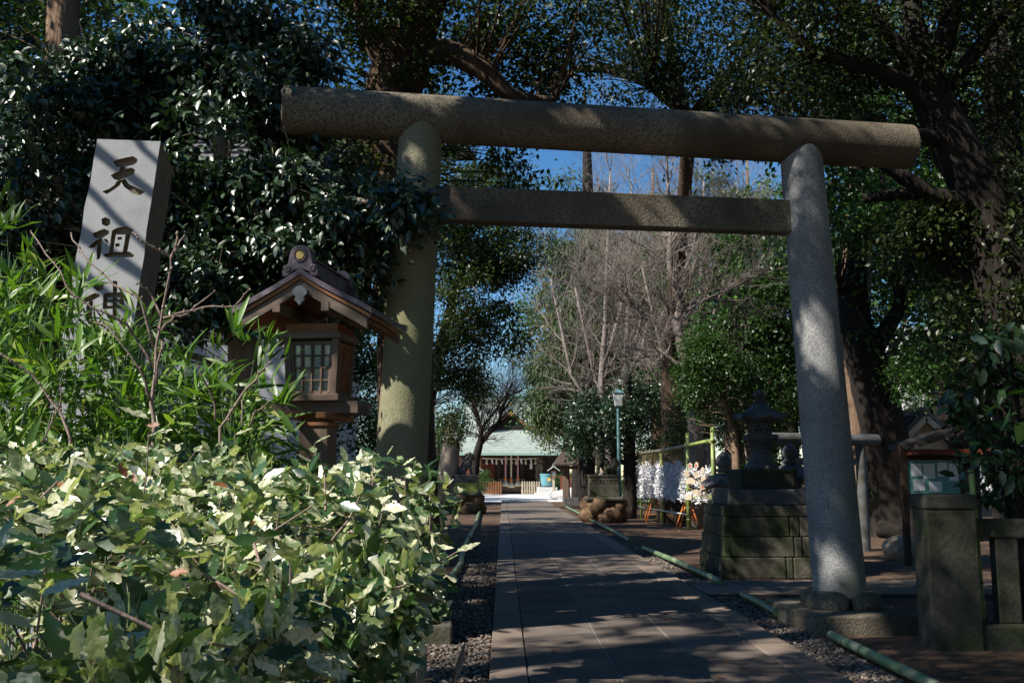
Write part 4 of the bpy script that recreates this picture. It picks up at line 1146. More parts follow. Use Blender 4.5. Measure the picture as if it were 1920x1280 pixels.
# offertory box, low fences, plaques
t = thing('offertory_box', 'dark slatted wooden offertory box behind the bell ropes', 'box', (XH + .1, YH + .35, 0))
mb = MB(); mb.box((-1.1, -.3, .25), (1.1, .3, 1.22)); obj('body', mb, 'wood_greyv', t)
for i in range(9): mb = MB(); mb.box((-1.0 + .22 * i, -.28, 1.221), (-.88 + .22 * i, .28, 1.27)); obj('slat', mb, 'wood_greyv', t)
def picket(x0, x1, y, label, grp, mm, n):
    t = thing('picket_fence', label, 'fence', ((x0 + x1) / 2, y, 0), 0, grp); w = x1 - x0
    for i in range(n):
        x = -w / 2 + w * (i + .5) / n
        mb = MB(); mb.box((x - .06, -.04, .0), (x + .06, .04, .98)); mb.box((x - .06, -.04, .981), (x + .06, .04, 1.04), .3); obj('picket', mb, mm, t)
    for z_ in (.2, .68):
        mb = MB(); mb.box((-w / 2, .041, z_), (w / 2, .09, z_ + .1)); obj('rail', mb, mm, t)
x0 = P(977, 900, 81)[0]; picket(x0, P(1013, 900, 81)[0], 81, 'pale wooden picket fence right of the bell ropes', 'low picket fences before the shrine', 'wood_pale', 8)
picket(P(905, 900, 81)[0], P(941, 900, 81)[0], 81, 'reddish brown wooden picket fence left of the bell ropes', 'low picket fences before the shrine', 'wood_warm', 8)
def shrine_lamp(px, label):
    x = P(px, 900, 77)[0]
    t = thing('shrine_lamp', label, 'lantern', (x, 77, 0), 0, 'small post lanterns before the shrine')
    mb = MB(); mb.box((-.09, -.09, 0), (.09, .09, 1.35)); obj('post', mb, 'wood_pale', t)
    mb = MB(); mb.box((-.2, -.2, 1.351), (.2, .2, 1.44)); obj('sill', mb, 'wood_warm', t)
    mb = MB(); mb.box((-.17, -.17, 1.441), (.17, .17, 1.86), 1.15); fb = obj('lamp_box', mb, 'wood_warm', t)
    mb = MB(); mb.box((-.12, -.2, 1.5), (.12, -.196, 1.8)); obj('pane', mb, 'milk_glass', fb)
    mb = MB(); mb.prism([(-.5, 1.88), (-.25, 2.05), (0, 2.3), (.25, 2.05), (.5, 1.88), (.46, 1.84), (0, 2.16), (-.46, 1.84)], -.38, .38); rr = obj('roof', mb, 'copper_green', t)
    mb = MB(); mb.box((-.06, -.4, 2.26), (.06, .4, 2.4)); obj('ridge', mb, 'copper_edge', rr)
shrine_lamp(894, 'small post lantern left of the shrine front beside the lion-dog'); shrine_lamp(1038, 'small post lantern right of the shrine front beside the blue urn')
# blue vessel on stone base
x = P(1026, 900, 77.5)[0]
t = thing('water_urn', 'big turquoise enamel urn with gold crest on a stone block', 'urn', (x, 77.5, 0))
mb = MB(); mb.box((-.75, -.55, 0), (.75, .55, .62)); obj('stone_base', mb, 'concrete', t, bevel=.03)
mb = MB(); mb.box((-.95, -.75, -.02), (.95, .75, .2)); obj('lower_base', mb, 'concrete', t, bevel=.03)
for sx in (-.3, .3): mb = MB(); mb.lathe([(.1, .621), (.07, .72)], 8, (sx, -.1, 0)); obj('foot', mb, 'blue_enamel', t)
mb = MB(); mb.lathe([(.42, .7), (.46, .72), (.52, 1.1), (.54, 1.5), (.58, 1.52), (.58, 1.64), (.5, 1.64), (.48, 1.5)], 28); obj('bowl', mb, 'blue_enamel', t, True, autos=40)
mb = MB(); mb.tube([(.12, -.53, 1.2), (.12, -.56, 1.2)], .14, 16); obj('crest', mb, 'gold', t)
# hanging plaque shaped like a gourd and white notice
t = thing('wall_plaque', 'carved oval wooden plaque hung on the shrine front right', 'plaque', (P(1011, 880, 82)[0], YH + .3, 0))
mb = MB(); mb.lathe([(.15, -.0), (.3, .2), (.33, .5), (.28, .8), (.32, 1.1), (.26, 1.35), (.1, 1.45)], 16); mb.v = [(x_, y_ * .15, z_ + 1.05) for x_, y_, z_ in mb.v]; obj('board', mb, 'wood_grey', t, True)
mb = MB(); mb.prism([(-.55, 0), (-.2, .12), (0, .28), (.2, .12), (.55, 0), (.2, .02), (0, .1), (-.2, .02)], -.1, .1); mb.move((0, 0, 2.55)); obj('hood', mb, 'wood_grey', t)
rg2 = random.Random(4)
for k_ in range(6):
    mb = MB(); mb.bar((rg2.uniform(-.15, .0), -.056, 1.4 + .15 * k_), (rg2.uniform(.02, .16), -.056, 1.42 + .15 * k_), .02, .05); obj('brush_mark', mb, 'dark_void', t)
mb = MB(); mb.box((-.1, 0, 0), (.1, .03, .42)); o = obj('paper_notice', mb, 'paper', None); o.location = (P(996, 880, 82)[0], YH + .46, hz(879)); tag(o, 'white vertical paper notice on the shrine column', 'notice')
# ------------------------------------------------------------------ buildings between the trees
def house_roof(mb, x0, x1, y0, y1, ze, zr, ov=.5):
    ym = (y0 + y1) / 2
    mb.add([(x0 - ov, y0 - ov, ze), (x1 + ov, y0 - ov, ze), (x1 + ov, ym, zr), (x0 - ov, ym, zr), (x1 + ov, y1 + ov, ze), (x0 - ov, y1 + ov, ze),
            (x0 - ov, y0 - ov, ze - .16), (x1 + ov, y0 - ov, ze - .16), (x1 + ov, ym, zr - .16), (x0 - ov, ym, zr - .16), (x1 + ov, y1 + ov, ze - .16), (x0 - ov, y1 + ov, ze - .16)],
           [(0, 1, 2, 3), (3, 2, 4, 5), (7, 6, 9, 8), (8, 9, 11, 10), (0, 6, 7, 1), (1, 7, 8, 2), (2, 8, 10, 4), (4, 10, 11, 5), (5, 11, 9, 3), (3, 9, 6, 0)])
    return mb
t = thing('white_house', 'white plastered house with grey tile roof hidden behind the glossy evergreen', 'house', (-6.5, 16.5, 0))
obj('wall', MB().box((-4.2, 0, 0), (3.2, 6, 6.2)), 'plaster', t)
rf = obj('roof', house_roof(MB(), -4.2, 3.2, 0, 6, 6.3, 8.6), 'roof_tile', t)
for k in range(12):
    z_ = 6.36 + k * .19; y_ = -.5 + k * .285
    mb = MB(); mb.tube([(-4.7, y_, z_ + .02), (3.7, y_, z_ + .02)], .045, 5); obj('tile_row', mb, 'roof_tile', rf)
for x, z_ in ((-2.2, 3.9), (1.0, 3.9), (1.2, 1.0)):
    w = obj('window', MB().box((x, -.03, z_), (x + 1.5, -.001, z_ + 1.2)), 'steel', t); obj('pane', MB().box((x + .06, -.04, z_ + .06), (x + 1.44, -.031, z_ + 1.14)), 'window_glass', w)
mb = MB(); mb.tube([(1.6, -.05, 2.6), (1.75, -.08, 2.72), (1.9, -.05, 2.6), (1.75, -.08, 2.48), (1.6, -.05, 2.6)], .02, 6); obj('vent_ring', mb, 'plaster', t)

XB = P(1690, 700, 55)[0]
t = thing('apartment_block', 'pale concrete apartment block with balconies seen through the right-hand trees', 'building', (XB, 55, 0))
zt_ = P(1700, 622, 55)[2]
obj('wall', MB().box((0, 0, 0), (14, 9, zt_)), 'concrete', t)
obj('parapet', MB().box((-.15, -.15, zt_ + .001), (14.15, 9.15, zt_ + .25)), 'concrete', t)
for fl in range(3):
    z_ = .9 + fl * 2.9
    for k in range(4):
        x = 1.2 + 3.1 * k
        w = obj('window', MB().box((x, -.06, z_ + .1), (x + 1.9, -.001, z_ + 1.9)), 'steel', t)
        for q in (0, 1): obj('pane', MB().box((x + .06 + .92 * q, -.075, z_ + .16), (x + .92 + .92 * q, -.061, z_ + 1.84)), 'window_glass', w)
    bz = obj('balcony', MB().box((.9, -1.1, z_ - .25), (13.4, -.001, z_ - .05)), 'concrete', t)
    for k in range(40): obj('baluster', MB().box((.95 + .31 * k, -1.09, z_ - .049), (1.0 + .31 * k, -1.04, z_ + .9)), 'concrete', bz)
    obj('handrail', MB().box((.9, -1.1, z_ + .901), (13.4, -1.02, z_ + .96)), 'concrete', bz)
obj('drain_pipe', MB().tube([(.5, -.08, 0), (.5, -.08, zt_)], .06, 8), 'steel', t)

q = P(1727, 800, 26)
t = thing('storehouse', 'small cream storehouse with grey tiled gable roof right of the trunks', 'house', (q[0], 26, 0))
ze = P(1727, 838, 26)[2]; zr = P(1727, 775, 26)[2]
obj('wall', MB().box((-.75, 0, 0), (.75, 3.5, ze)), 'plaster_cream', t)
obj('gable_wall', MB().prism([(-.75, ze + .001), (.75, ze + .001), (0, zr - .1)], 0, .15), 'plaster_cream', t)
rm = MB()
for sx in (-1, 1):
    rm.add([(0, -.35, zr), (sx * 1.1, -.35, ze - .12), (sx * 1.1, 3.9, ze - .12), (0, 3.9, zr), (0, -.35, zr - .12), (sx * 1.1, -.35, ze - .24), (sx * 1.1, 3.9, ze - .24), (0, 3.9, zr - .12)], [(0, 1, 2, 3), (7, 6, 5, 4), (0, 4, 5, 1), (1, 5, 6, 2), (2, 6, 7, 3)])
rf = obj('roof', rm, 'roof_tile', t)
for sx in (-1, 1):
    for k in range(10):
        y_ = -.3 + .45 * k; obj('tile_row', MB().tube([(sx * .02, y_, zr + .02), (sx * 1.1, y_, ze - .1)], .05, 6), 'roof_tile', rf)
    obj('bargeboard', MB().bar((0, -.37, zr - .14), (sx * 1.08, -.37, ze - .26), .03, .14), 'plaster_cream', t)
obj('ridge', MB().tube([(0, -.4, zr + .05), (0, 3.9, zr + .05)], .11, 8), 'roof_tile', rf)
for k in (0, 1): obj('vent', MB().tube([(-.12 + .26 * k, -.02, zr - .62), (-.12 + .26 * k, -.001, zr - .62)], .07, 10), 'wood_dark', t)

q = P(1752, 890, 17.5)
t = thing('notice_board', 'roofed wooden notice board with teal panel and pinned papers behind the stone fence', 'notice board', (q[0], 17.5, 0))
zb0, zb1 = P(1752, 925, 17.5)[2], P(1752, 862, 17.5)[2]
obj('panel', MB().box((-.46, 0, zb0), (.46, .05, zb1)), 'teal_paint', t)
for x in (-.53, .5): obj('post', MB().box((x - .05, -.03, 0), (x + .05, .07, zb1 + .25)), 'wood_dark', t)
obj('frame', MB().box((-.48, -.02, zb1 + .001), (.45, .06, zb1 + .09)), 'wood_dark', t)
for i, (x, z_, w, h) in enumerate(((-.4, .3, .18, .22), (-.19, .26, .2, .26), (.06, .3, .17, .24), (.26, .22, .16, .3), (-.38, .05, .2, .2), (-.1, .03, .22, .18))):
    obj('pinned_paper', MB().box((x, -.006, zb0 + z_), (x + w, -.001, zb0 + z_ + h)), 'paper', t)
zr2 = P(1790, 792, 17.5)[2]
rm = MB(); rm.prism([(-.55, zr2 - .38), (.55, zr2), (2.0, zr2 - .38), (2.0, zr2 - .47), (.55, zr2 - .1), (-.55, zr2 - .47)], -.6, .6); obj('roof', rm, 'roof_brown', t)
obj('eave_board', MB().box((-.5, -.5, zr2 - .57), (1.7, .5, zr2 - .475)), 'wood_red', t)
for x in (1.2,): obj('post', MB().box((x - .06, -.03, 0), (x + .06, .09, zr2 - .55)), 'wood_dark', t)

q = P(1845, 668, 10.4)
t = thing('red_pavilion', 'corner of a dark red pavilion roof jutting in at the right edge', 'pavilion', (P(1838, 668, 14.4)[0] + 2.2, 12.2, 0))
ze = q[2]
rm = MB()
for i in range(9):                                     # shingle courses
    a, b = i / 9, (i + 1) / 9
    def rp(s_): w = 2.2 * (1 - s_ * .8); return w, ze + 1.15 * s_ + .25 * s_ * s_
    w0_, z0 = rp(a); w1_, z1 = rp(b)
    rm.add([(-w0_, -w0_, z0 + .03), (w0_, -w0_, z0 + .03), (w0_, w0_, z0 + .03), (-w0_, w0_, z0 + .03), (-w1_, -w1_, z1), (w1_, -w1_, z1), (w1_, w1_, z1), (-w1_, w1_, z1), (-w0_, -w0_, z0 - .02), (w0_, -w0_, z0 - .02), (w0_, w0_, z0 - .02), (-w0_, w0_, z0 - .02)],
           [(0, 1, 5, 4), (1, 2, 6, 5), (2, 3, 7, 6), (3, 0, 4, 7), (8, 9, 1, 0), (9, 10, 2, 1), (10, 11, 3, 2), (11, 8, 0, 3)])
rm.add([(-.44, -.44, ze + 1.4), (.44, -.44, ze + 1.4), (.44, .44, ze + 1.4), (-.44, .44, ze + 1.4)], [(0, 1, 2, 3)])
obj('roof', rm, 'roof_brown', t)
obj('soffit', MB().box((-2.1, -2.1, ze - .12), (2.1, 2.1, ze - .021)), 'wood_red', t)
for sx in (-1, 1):
    for sy in (-1, 1): obj('post', MB().box((sx * 1.3 - .08, sy * 1.3 - .08, 0), (sx * 1.3 + .08, sy * 1.3 + .08, ze - .12)), 'wood_red', t)
obj('beam', MB().box((-1.5, -1.37, ze - .36), (1.5, -1.23, ze - .121)), 'wood_red', t)

# ------------------------------------------------------------------ where the sun gets through
for x, y, z_, r in ((-1.0, 1.6, 1.4, .6), (-.6, 2.3, 1.45, .55), (-1.5, 2.4, 1.5, .6), (-.9, 3.0, 1.5, .55), (-.3, 2.8, 1.4, .4)): lit((x, y, z_), r, .02)
lit(P(225, 330, 8.2), .45, .12); lit(P(200, 430, 8.2), .45, .12); lit(P(190, 540, 8.2), .45, .2)
for px, py in ((90, 560), (150, 640), (60, 680), (250, 560), (300, 640), (200, 740), (380, 700)): lit(P(px, py, 5.3), .55, .15)
for px, py in ((60, 230), (120, 300), (330, 300), (390, 380), (300, 180), (440, 260), (400, 520), (60, 130), (500, 480), (250, 150)): lit(P(px, py, 9.4), .5, .3)
lit((1.5, 66, 0), 5, .1); lit((-2, 72, 0), 5, .1); lit((4, 74, 0), 5, .1); lit((XH, 80, 4.5), 4, .1); lit((XH - 2.5, 80.5, 2), 3, .1); lit((XH, 84, 7), 4.5, .1)
lit(P(1310, 890, 27.5), .7, .25); lit(P(874, 900, 40), .7, .35)
lit(P(1350, 700, 26), 1.6, .3); lit(P(1420, 640, 26), 1.6, .3); lit(P(1265, 600, 30), 1.2, .3); lit(P(1250, 480, 30), 1.6, .3); lit(P(1120, 560, 44), 2.5, .25); lit(P(1040, 700, 46), 1.5, .25); lit(P(1750, 680, 54), 3, .2)
lit(P(1615, 850, 27), 1.0, .3); lit(P(1380, 850, 24), .5, .3)
for px, py in ((290, 620), (150, 550), (400, 590), (330, 470), (220, 560), (450, 740)): lit(P(px, py, 3.45), .6, .05)
# flecks on path and gate
fr_ = random.Random(77)
for _ in range(45):
    yy_ = 7.5 + 50 * fr_.random() ** 1.4
    lit((fr_.uniform(-.7, 2.9), yy_, .06), fr_.uniform(.07, .16) + .004 * yy_, .1)
for _ in range(25): lit((fr_.uniform(3, 7), fr_.uniform(11, 34), .02), fr_.uniform(.1, .35), .3)
for x, y, r in ((.8, 11.2, .2), (1.6, 9.9, .25), (1.2, 10.4, .16), (.2, 14, .3), (1.9, 16.5, .35), (1.2, 18.4, .4), (.6, 20, .3), (1.9, 21, .4), (3.4, 21, .5), (5, 23, .9), (.4, 26, .4), (1.6, 30, .5), (.5, 36, .5), (2.0, 40, .5), (1.0, 46, .5), (.0, 8.0, .2), (2.0, 8.6, .14), (-.4, 7.7, .22), (2.4, 11.4, .15), (4.2, 18, .4)): lit((x, y, .06), r, .25)
for px, py, Y_, r in ((940, 190, 10.1, .12), (700, 185, 10, .1), (860, 190, 10, .1), (1330, 225, 10.5, .1), (730, 830, 9.8, .2), (760, 600, 9.8, .1), (742, 740, 9.8, .14), (785, 300, 9.8, .1), (775, 480, 9.8, .1), (730, 780, 9.8, .12), (1555, 1040, 10.4, .13), (1530, 1060, 10.4, .08), (1600, 1150, 10, .2), (1440, 1000, 15, .15)): lit(P(px, py, Y_), r, .1)

# ------------------------------------------------------------------ trees with their own shape
def PP(*pts): return [(*P(px, py, Y), r) for px, py, Y, r in pts]
def foot(px, Y, r): p = P(px, 900, Y); return (p[0], p[1], -.1, r)

# dark broadleaf behind the left pillar
tr = [foot(765, 13.2, .5), *PP((762, 800, 13.2, .38), (750, 500, 13.2, .37), (728, 260, 13.2, .38), (752, 120, 13.2, .39), (785, 10, 13.3, .36)), (-.9, 13.6, 9.6, .3), (-.6, 14, 11.5, .2), (-.6, 14.2, 13.5, .08)]
lm = [PP((760, 110, 13.2, .2), (840, 98, 13.1, .17), (905, 130, 13.0, .15), (960, 180, 13, .1), (1040, 190, 13.2, .06)),
      PP((780, 40, 13.2, .16), (880, -60, 13.2, .12), (1000, -120, 13.4, .06)),
      PP((735, 150, 13.2, .16), (690, 60, 13, .12), (640, -60, 12.8, .07)),
      PP((715, 450, 13.2, .14), (640, 330, 12.8, .08), (580, 250, 12.4, .05)), PP((742, 170, 13.1, .13), (790, 150, 12.9, .12), (800, 149, 12.85, .11))]
cr = [(P(620, 60, 13), (1.7, 1.5, 1.3), 60), (P(900, 20, 13.5), (1.9, 1.5, .95), 60), (P(980, 140, 14), (1.1, 1.3, .8), 34), (P(860, 330, 14.5), (1.2, 1.2, 1.4), 26), (P(640, 420, 12.5), (1.0, 1.0, 1.5), 42), (P(560, 180, 12.5), (.7, .8, .9), 18), ((-1.5, 12, 9.5), (3.6, 3.2, 2.2), 130), ((-.5, 14, 12.5), (3, 3, 2), 80)]
make_tree('broadleaf_tree', 'dark thick-trunked evergreen rising behind the left torii pillar', 'tree', tr, cr, 'bark_brown', 'leaf_canopy', lm, leaf=.095, per=85, cr=.5, seed=11, nsides=18, branch_r=.03)

# glossy camellia filling the left
tr = [foot(450, 10.2, .2), *PP((455, 700, 10.2, .15), (440, 450, 10.2, .12), (410, 250, 10.2, .08), (390, 80, 10.4, .04))]
lm = [PP((452, 650, 10.2, .1), (330, 450, 10, .07), (200, 280, 10, .03)), PP((445, 500, 10.2, .09), (560, 380, 9.9, .06), (700, 380, 9.5, .03)), PP((452, 620, 10.2, .08), (250, 480, 9.8, .05), (60, 300, 9.8, .03))]
cr = [(P(400, 300, 10.2), (1.15, .8, 1.25), 70), (P(130, 240, 10.2), (1.0, .8, .75), 46), (P(70, 420, 9.9), (.8, .6, .8), 34), (P(560, 420, 10), (.75, .7, .8), 36), (P(460, 520, 9.6), (.75, .5, .5), 30), (P(360, 110, 10.6), (.9, .7, .7), 34), (P(700, 390, 9.45), (.42, .3, .2), 12), (P(620, 520, 9.9), (.55, .5, .8), 24), (P(775, 402, 9.4), (.14, .1, .07), 3), (P(320, 560, 9.6), (.6, .4, .35), 16), (P(30, 560, 10.3), (.6, .6, .9), 24), (P(500, 130, 10.8), (.8, .8, .8), 24), (P(350, 420, 10.2), (.7, .6, .6), 34), (P(230, 160, 10.4), (.8, .6, .5), 24)]
make_tree('camellia_tree', 'glossy dark-leaved camellia filling the left behind the carved stone', 'tree', tr, cr, 'bark_grey', 'leaf_camellia', lm, leaf=.1, per=150, cr=.36, tpl=LEAF6, seed=12, branch_r=.02, droop=.45, upn=.7, flat=.6, nb=(-.35, -.6, .1))

# tall conifer at the far left top
tr = [foot(95, 14.5, .34), *PP((105, 500, 14.5, .27), (115, 120, 14.5, .24), (135, -60, 14.6, .22)), (-6.0, 14.8, 11, .14), (-5.9, 14.8, 13.5, .05)]
make_tree('conifer_tree', 'red-barked tall conifer at the top left corner', 'tree', tr, [(P(60, 60, 15), (1.3, 1, 1.1), 26), (P(190, 40, 15), (.6, .8, .8), 10), ((-6.2, 14.5, 10.8), (2.4, 2.2, 2.2), 60)], 'bark_red', 'leaf_canopy', leaf=.08, per=75, cr=.5, seed=13, nsides=14)

# big leaning dark tree on the right
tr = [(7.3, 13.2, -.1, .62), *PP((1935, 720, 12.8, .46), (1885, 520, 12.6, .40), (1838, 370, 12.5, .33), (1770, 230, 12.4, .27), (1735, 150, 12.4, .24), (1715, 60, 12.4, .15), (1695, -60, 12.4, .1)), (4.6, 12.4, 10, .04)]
lm = [PP((1738, 155, 12.4, .17), (1770, 80, 12.3, .14), (1785, 0, 12.3, .12), (1780, -120, 12.3, .06)),
      PP((1745, 170, 12.4, .13), (1690, 90, 12.3, .1), (1640, 30, 12.3, .08), (1630, -60, 12.3, .05)),
      PP((1770, 225, 12.4, .13), (1690, 150, 12.2, .1), (1600, 120, 12.1, .08), (1520, 90, 12, .06), (1450, 30, 12, .04)),
      PP((1845, 385, 12.5, .17), (1760, 370, 12.3, .12), (1690, 330, 12.2, .09), (1640, 300, 12.1, .05)),
      PP((1850, 420, 12.5, .15), (1740, 365, 12.6, .1), (1620, 372, 12.8, .06)), PP((1800, 280, 12.4, .12), (1740, 255, 12.2, .08), (1700, 250, 12.1, .06)),
      PP((1890, 560, 12.6, .14), (1780, 500, 13, .1), (1690, 420, 13.2, .06)), PP((1750, 190, 12.4, .12), (1820, 110, 12.4, .1), (1880, 30, 12.4, .07))]
cr = [(P(1640, 60, 12.6), (1.5, 1.2, .85), 44), (P(1480, 100, 12.6), (1.1, 1.2, .9), 46), (P(1850, 120, 12.8), (1.0, 1, 1.2), 40), (P(1650, 200, 13), (.9, 1, .45), 20), (P(1760, 440, 13), (.85, .9, .45), 34), (P(1890, 420, 12.6), (.6, .8, 1.0), 34), (P(1860, 600, 12.6), (.55, .7, .7), 26), ((4.0, 12, 9.6), (3.0, 3, 1.8), 120), ((7.5, 12, 9.5), (2.5, 3, 2), 90)]
make_tree('leaning_tree', 'massive black-barked tree leaning in from the right with forked limbs', 'tree', tr, cr, 'bark_dark', 'leaf_canopy', lm, leaf=.085, per=80, cr=.45, seed=14, nsides=18, branch_r=.03)

# straight dark trunk at the right edge
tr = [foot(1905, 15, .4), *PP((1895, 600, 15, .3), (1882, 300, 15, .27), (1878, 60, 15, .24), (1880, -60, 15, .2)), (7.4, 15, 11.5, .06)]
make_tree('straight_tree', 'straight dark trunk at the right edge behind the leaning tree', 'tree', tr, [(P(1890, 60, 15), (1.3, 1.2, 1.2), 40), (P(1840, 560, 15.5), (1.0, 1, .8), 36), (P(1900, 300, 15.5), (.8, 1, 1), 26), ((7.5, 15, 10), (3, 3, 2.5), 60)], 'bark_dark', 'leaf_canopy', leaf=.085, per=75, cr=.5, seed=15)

# trees over the middle
tr = [foot(1268, 33, .7), *PP((1268, 830, 33, .5), (1262, 700, 33, .4), (1262, 600, 32, .27), (1280, 400, 30, .22), (1288, 250, 28, .2), (1262, 120, 26, .17), (1240, 0, 25, .14)), (3.5, 24, 15.5, .05)]
cr = [(P(1120, 120, 22), (2.6, 2.2, 1.9), 110), (P(1320, 90, 22), (2.3, 2, 1.9), 95), (P(1000, 200, 23), (1.6, 1.8, 1.6), 50), (P(1250, 290, 23), (1.6, 1.6, .8), 18), (P(1450, 190, 21), (1.5, 1.5, 1.0), 40), ((1.0, 20, 13.5), (4.5, 4, 1.8), 120), ((0, 28, 15.5), (4, 3.5, 2), 70)]
lm = [PP((1288, 250, 28, .2), (1340, 170, 25, .14), (1400, 100, 23, .07), (1450, 40, 22, .05)), PP((1275, 180, 27, .16), (1180, 140, 24, .12), (1090, 130, 23, .09), (1000, 160, 23, .05)), PP((1290, 215, 22.5, .12), (1250, 185, 22.3, .14), (1220, 165, 22, .06))]
make_tree('canopy_tree', 'tall evergreen spreading its leaves above the middle of the lintel', 'tree', tr, cr, 'bark_brown', 'leaf_canopy', lm, leaf=.11, per=85, cr=.7, seed=16, branch_r=.03)

# massive trunk right of the right pillar, bare stub limbs, and the lit conifer behind it
b = G(1690, 1005)
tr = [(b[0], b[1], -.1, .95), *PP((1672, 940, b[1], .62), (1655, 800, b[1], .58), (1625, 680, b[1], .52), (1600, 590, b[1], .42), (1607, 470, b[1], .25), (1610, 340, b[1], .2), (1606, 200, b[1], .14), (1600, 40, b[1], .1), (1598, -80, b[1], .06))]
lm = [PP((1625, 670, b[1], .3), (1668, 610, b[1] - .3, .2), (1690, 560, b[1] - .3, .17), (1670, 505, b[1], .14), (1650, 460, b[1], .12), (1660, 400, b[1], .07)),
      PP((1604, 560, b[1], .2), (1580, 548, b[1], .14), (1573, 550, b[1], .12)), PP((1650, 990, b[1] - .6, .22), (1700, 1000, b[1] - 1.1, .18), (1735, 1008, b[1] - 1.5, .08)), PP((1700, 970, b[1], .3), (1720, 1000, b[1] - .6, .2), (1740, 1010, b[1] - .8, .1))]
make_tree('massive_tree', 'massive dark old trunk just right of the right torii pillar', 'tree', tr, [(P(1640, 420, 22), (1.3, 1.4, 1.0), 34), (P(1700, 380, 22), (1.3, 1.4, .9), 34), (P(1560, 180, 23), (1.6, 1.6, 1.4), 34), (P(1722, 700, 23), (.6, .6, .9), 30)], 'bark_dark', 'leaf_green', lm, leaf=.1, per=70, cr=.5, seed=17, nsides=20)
tr = [foot(1612, 28, .62), *PP((1606, 850, 28, .5), (1602, 650, 28, .46), (1610, 400, 28, .38), (1612, 200, 28, .3)), (9.9, 28, 17, .1)]
make_tree('cedar_tree', 'sunlit brown cedar trunk standing behind the massive dark trunk', 'tree', tr, [((9.8, 28, 14.5), (2.6, 2.4, 3), 60)], 'bark_red', 'leaf_cedar', leaf=.16, per=60, cr=.7, tpl=NEEDLE, seed=18, nsides=16)

# bare deciduous trees
def bare_tree(name, label, trunk, limbs, seed, twig=1.0, group=None, depth=4, m='bark_bare', spread=.75, clip=None):
    rg = random.Random(seed)
    t = thing(name, label, 'tree', (trunk[0][0], trunk[0][1], 0), 0, group)
    mb = MB(); tips = []
    def grow(p, d, L, r, lev):
        n = 4; pts = [p]; q = np.array(p, float); dd = np.array(d, float)
        for i in range(n):
            dd = unit(dd + np.array([rg.gauss(0, .16), rg.gauss(0, .16), rg.gauss(.04, .12)])); q = q + dd * (L / n); pts.append(q)
        rad = [max(.0035, r * (1 - .6 * i / n)) for i in range(n + 1)]
        mb.tube(pts, rad, 6 if lev < 2 else (4 if lev < 3 else 3), cap=False)
        if lev >= depth: return
        for i in range(1, n + 1):
            for _ in range(2 if i < n else 3):
                if rg.random() < .82:
                    nd = unit(dd + np.array([rg.gauss(0, spread), rg.gauss(0, spread), rg.gauss(.12, spread * .7)]))
                    grow(pts[i], nd, L * rg.uniform(.5, .72), rad[i] * .6, lev + 1)
    for poly in [trunk] + list(limbs):
        p = np.array(poly, float)
        pts = [p[i] + (p[i + 1] - p[i]) * k / 3 for i in range(len(p) - 1) for k in range(3)] + [p[-1]]
        mb.tube([q[:3] for q in pts], [q[3] for q in pts], 9, jit=.06, rg=rg)
        for i in range(max(2, len(pts) // 3) if poly is trunk else 2, len(pts)):
            d = unit(pts[i][:3] - pts[i - 1][:3])
            for _ in range(2 if i < len(pts) - 1 else 3):
                nd = unit(d + np.array([rg.gauss(0, .8), rg.gauss(0, .8), rg.gauss(.1, .5)]))
                grow(pts[i][:3], nd, twig * rg.uniform(.7, 1.3), min(pts[i][3] * .5, .035), 2)
    obj('trunk', mb, m, t, True, True)
    return t
y7 = 30
bare_tree('bare_tree', 'pale forked leafless tree standing in the middle distance under the gate', [foot(1310, y7, .26), *PP((1300, 740, y7, .2), (1277, 645, y7, .17), (1269, 604, y7, .15), (1277, 574, y7, .13), (1256, 500, y7, .1), (1257, 440, y7, .07), (1250, 300, y7, .04))],
          [PP((1262, 630, y7, .09), (1220, 595, y7, .08), (1180, 570, y7, .06), (1165, 545, y7, .05), (1140, 495, y7, .03)), PP((1277, 690, y7, .07), (1250, 665, y7, .05), (1228, 655, y7, .03)),
           PP((1277, 575, y7, .06), (1330, 560, y7, .05), (1400, 520, y7, .03)), PP((1268, 540, y7, .06), (1300, 470, y7, .04), (1310, 400, y7, .03))], 31, 1.5)
bare_tree('bare_tree', 'dark leafless tree reaching over the shrine roof, left of the path', [foot(884, 46, .25), *PP((892, 860, 46, .2), (900, 830, 46, .17), (915, 812, 46, .13), (935, 795, 46, .1), (942, 765, 46, .07), (955, 730, 46, .04))],
          [PP((897, 840, 46, .12), (903, 805, 46, .1), (893, 780, 46, .08), (885, 740, 46, .05)), PP((905, 800, 46, .08), (925, 775, 46, .05), (945, 745, 46, .03))], 32, 1.4, m='bark_dark')
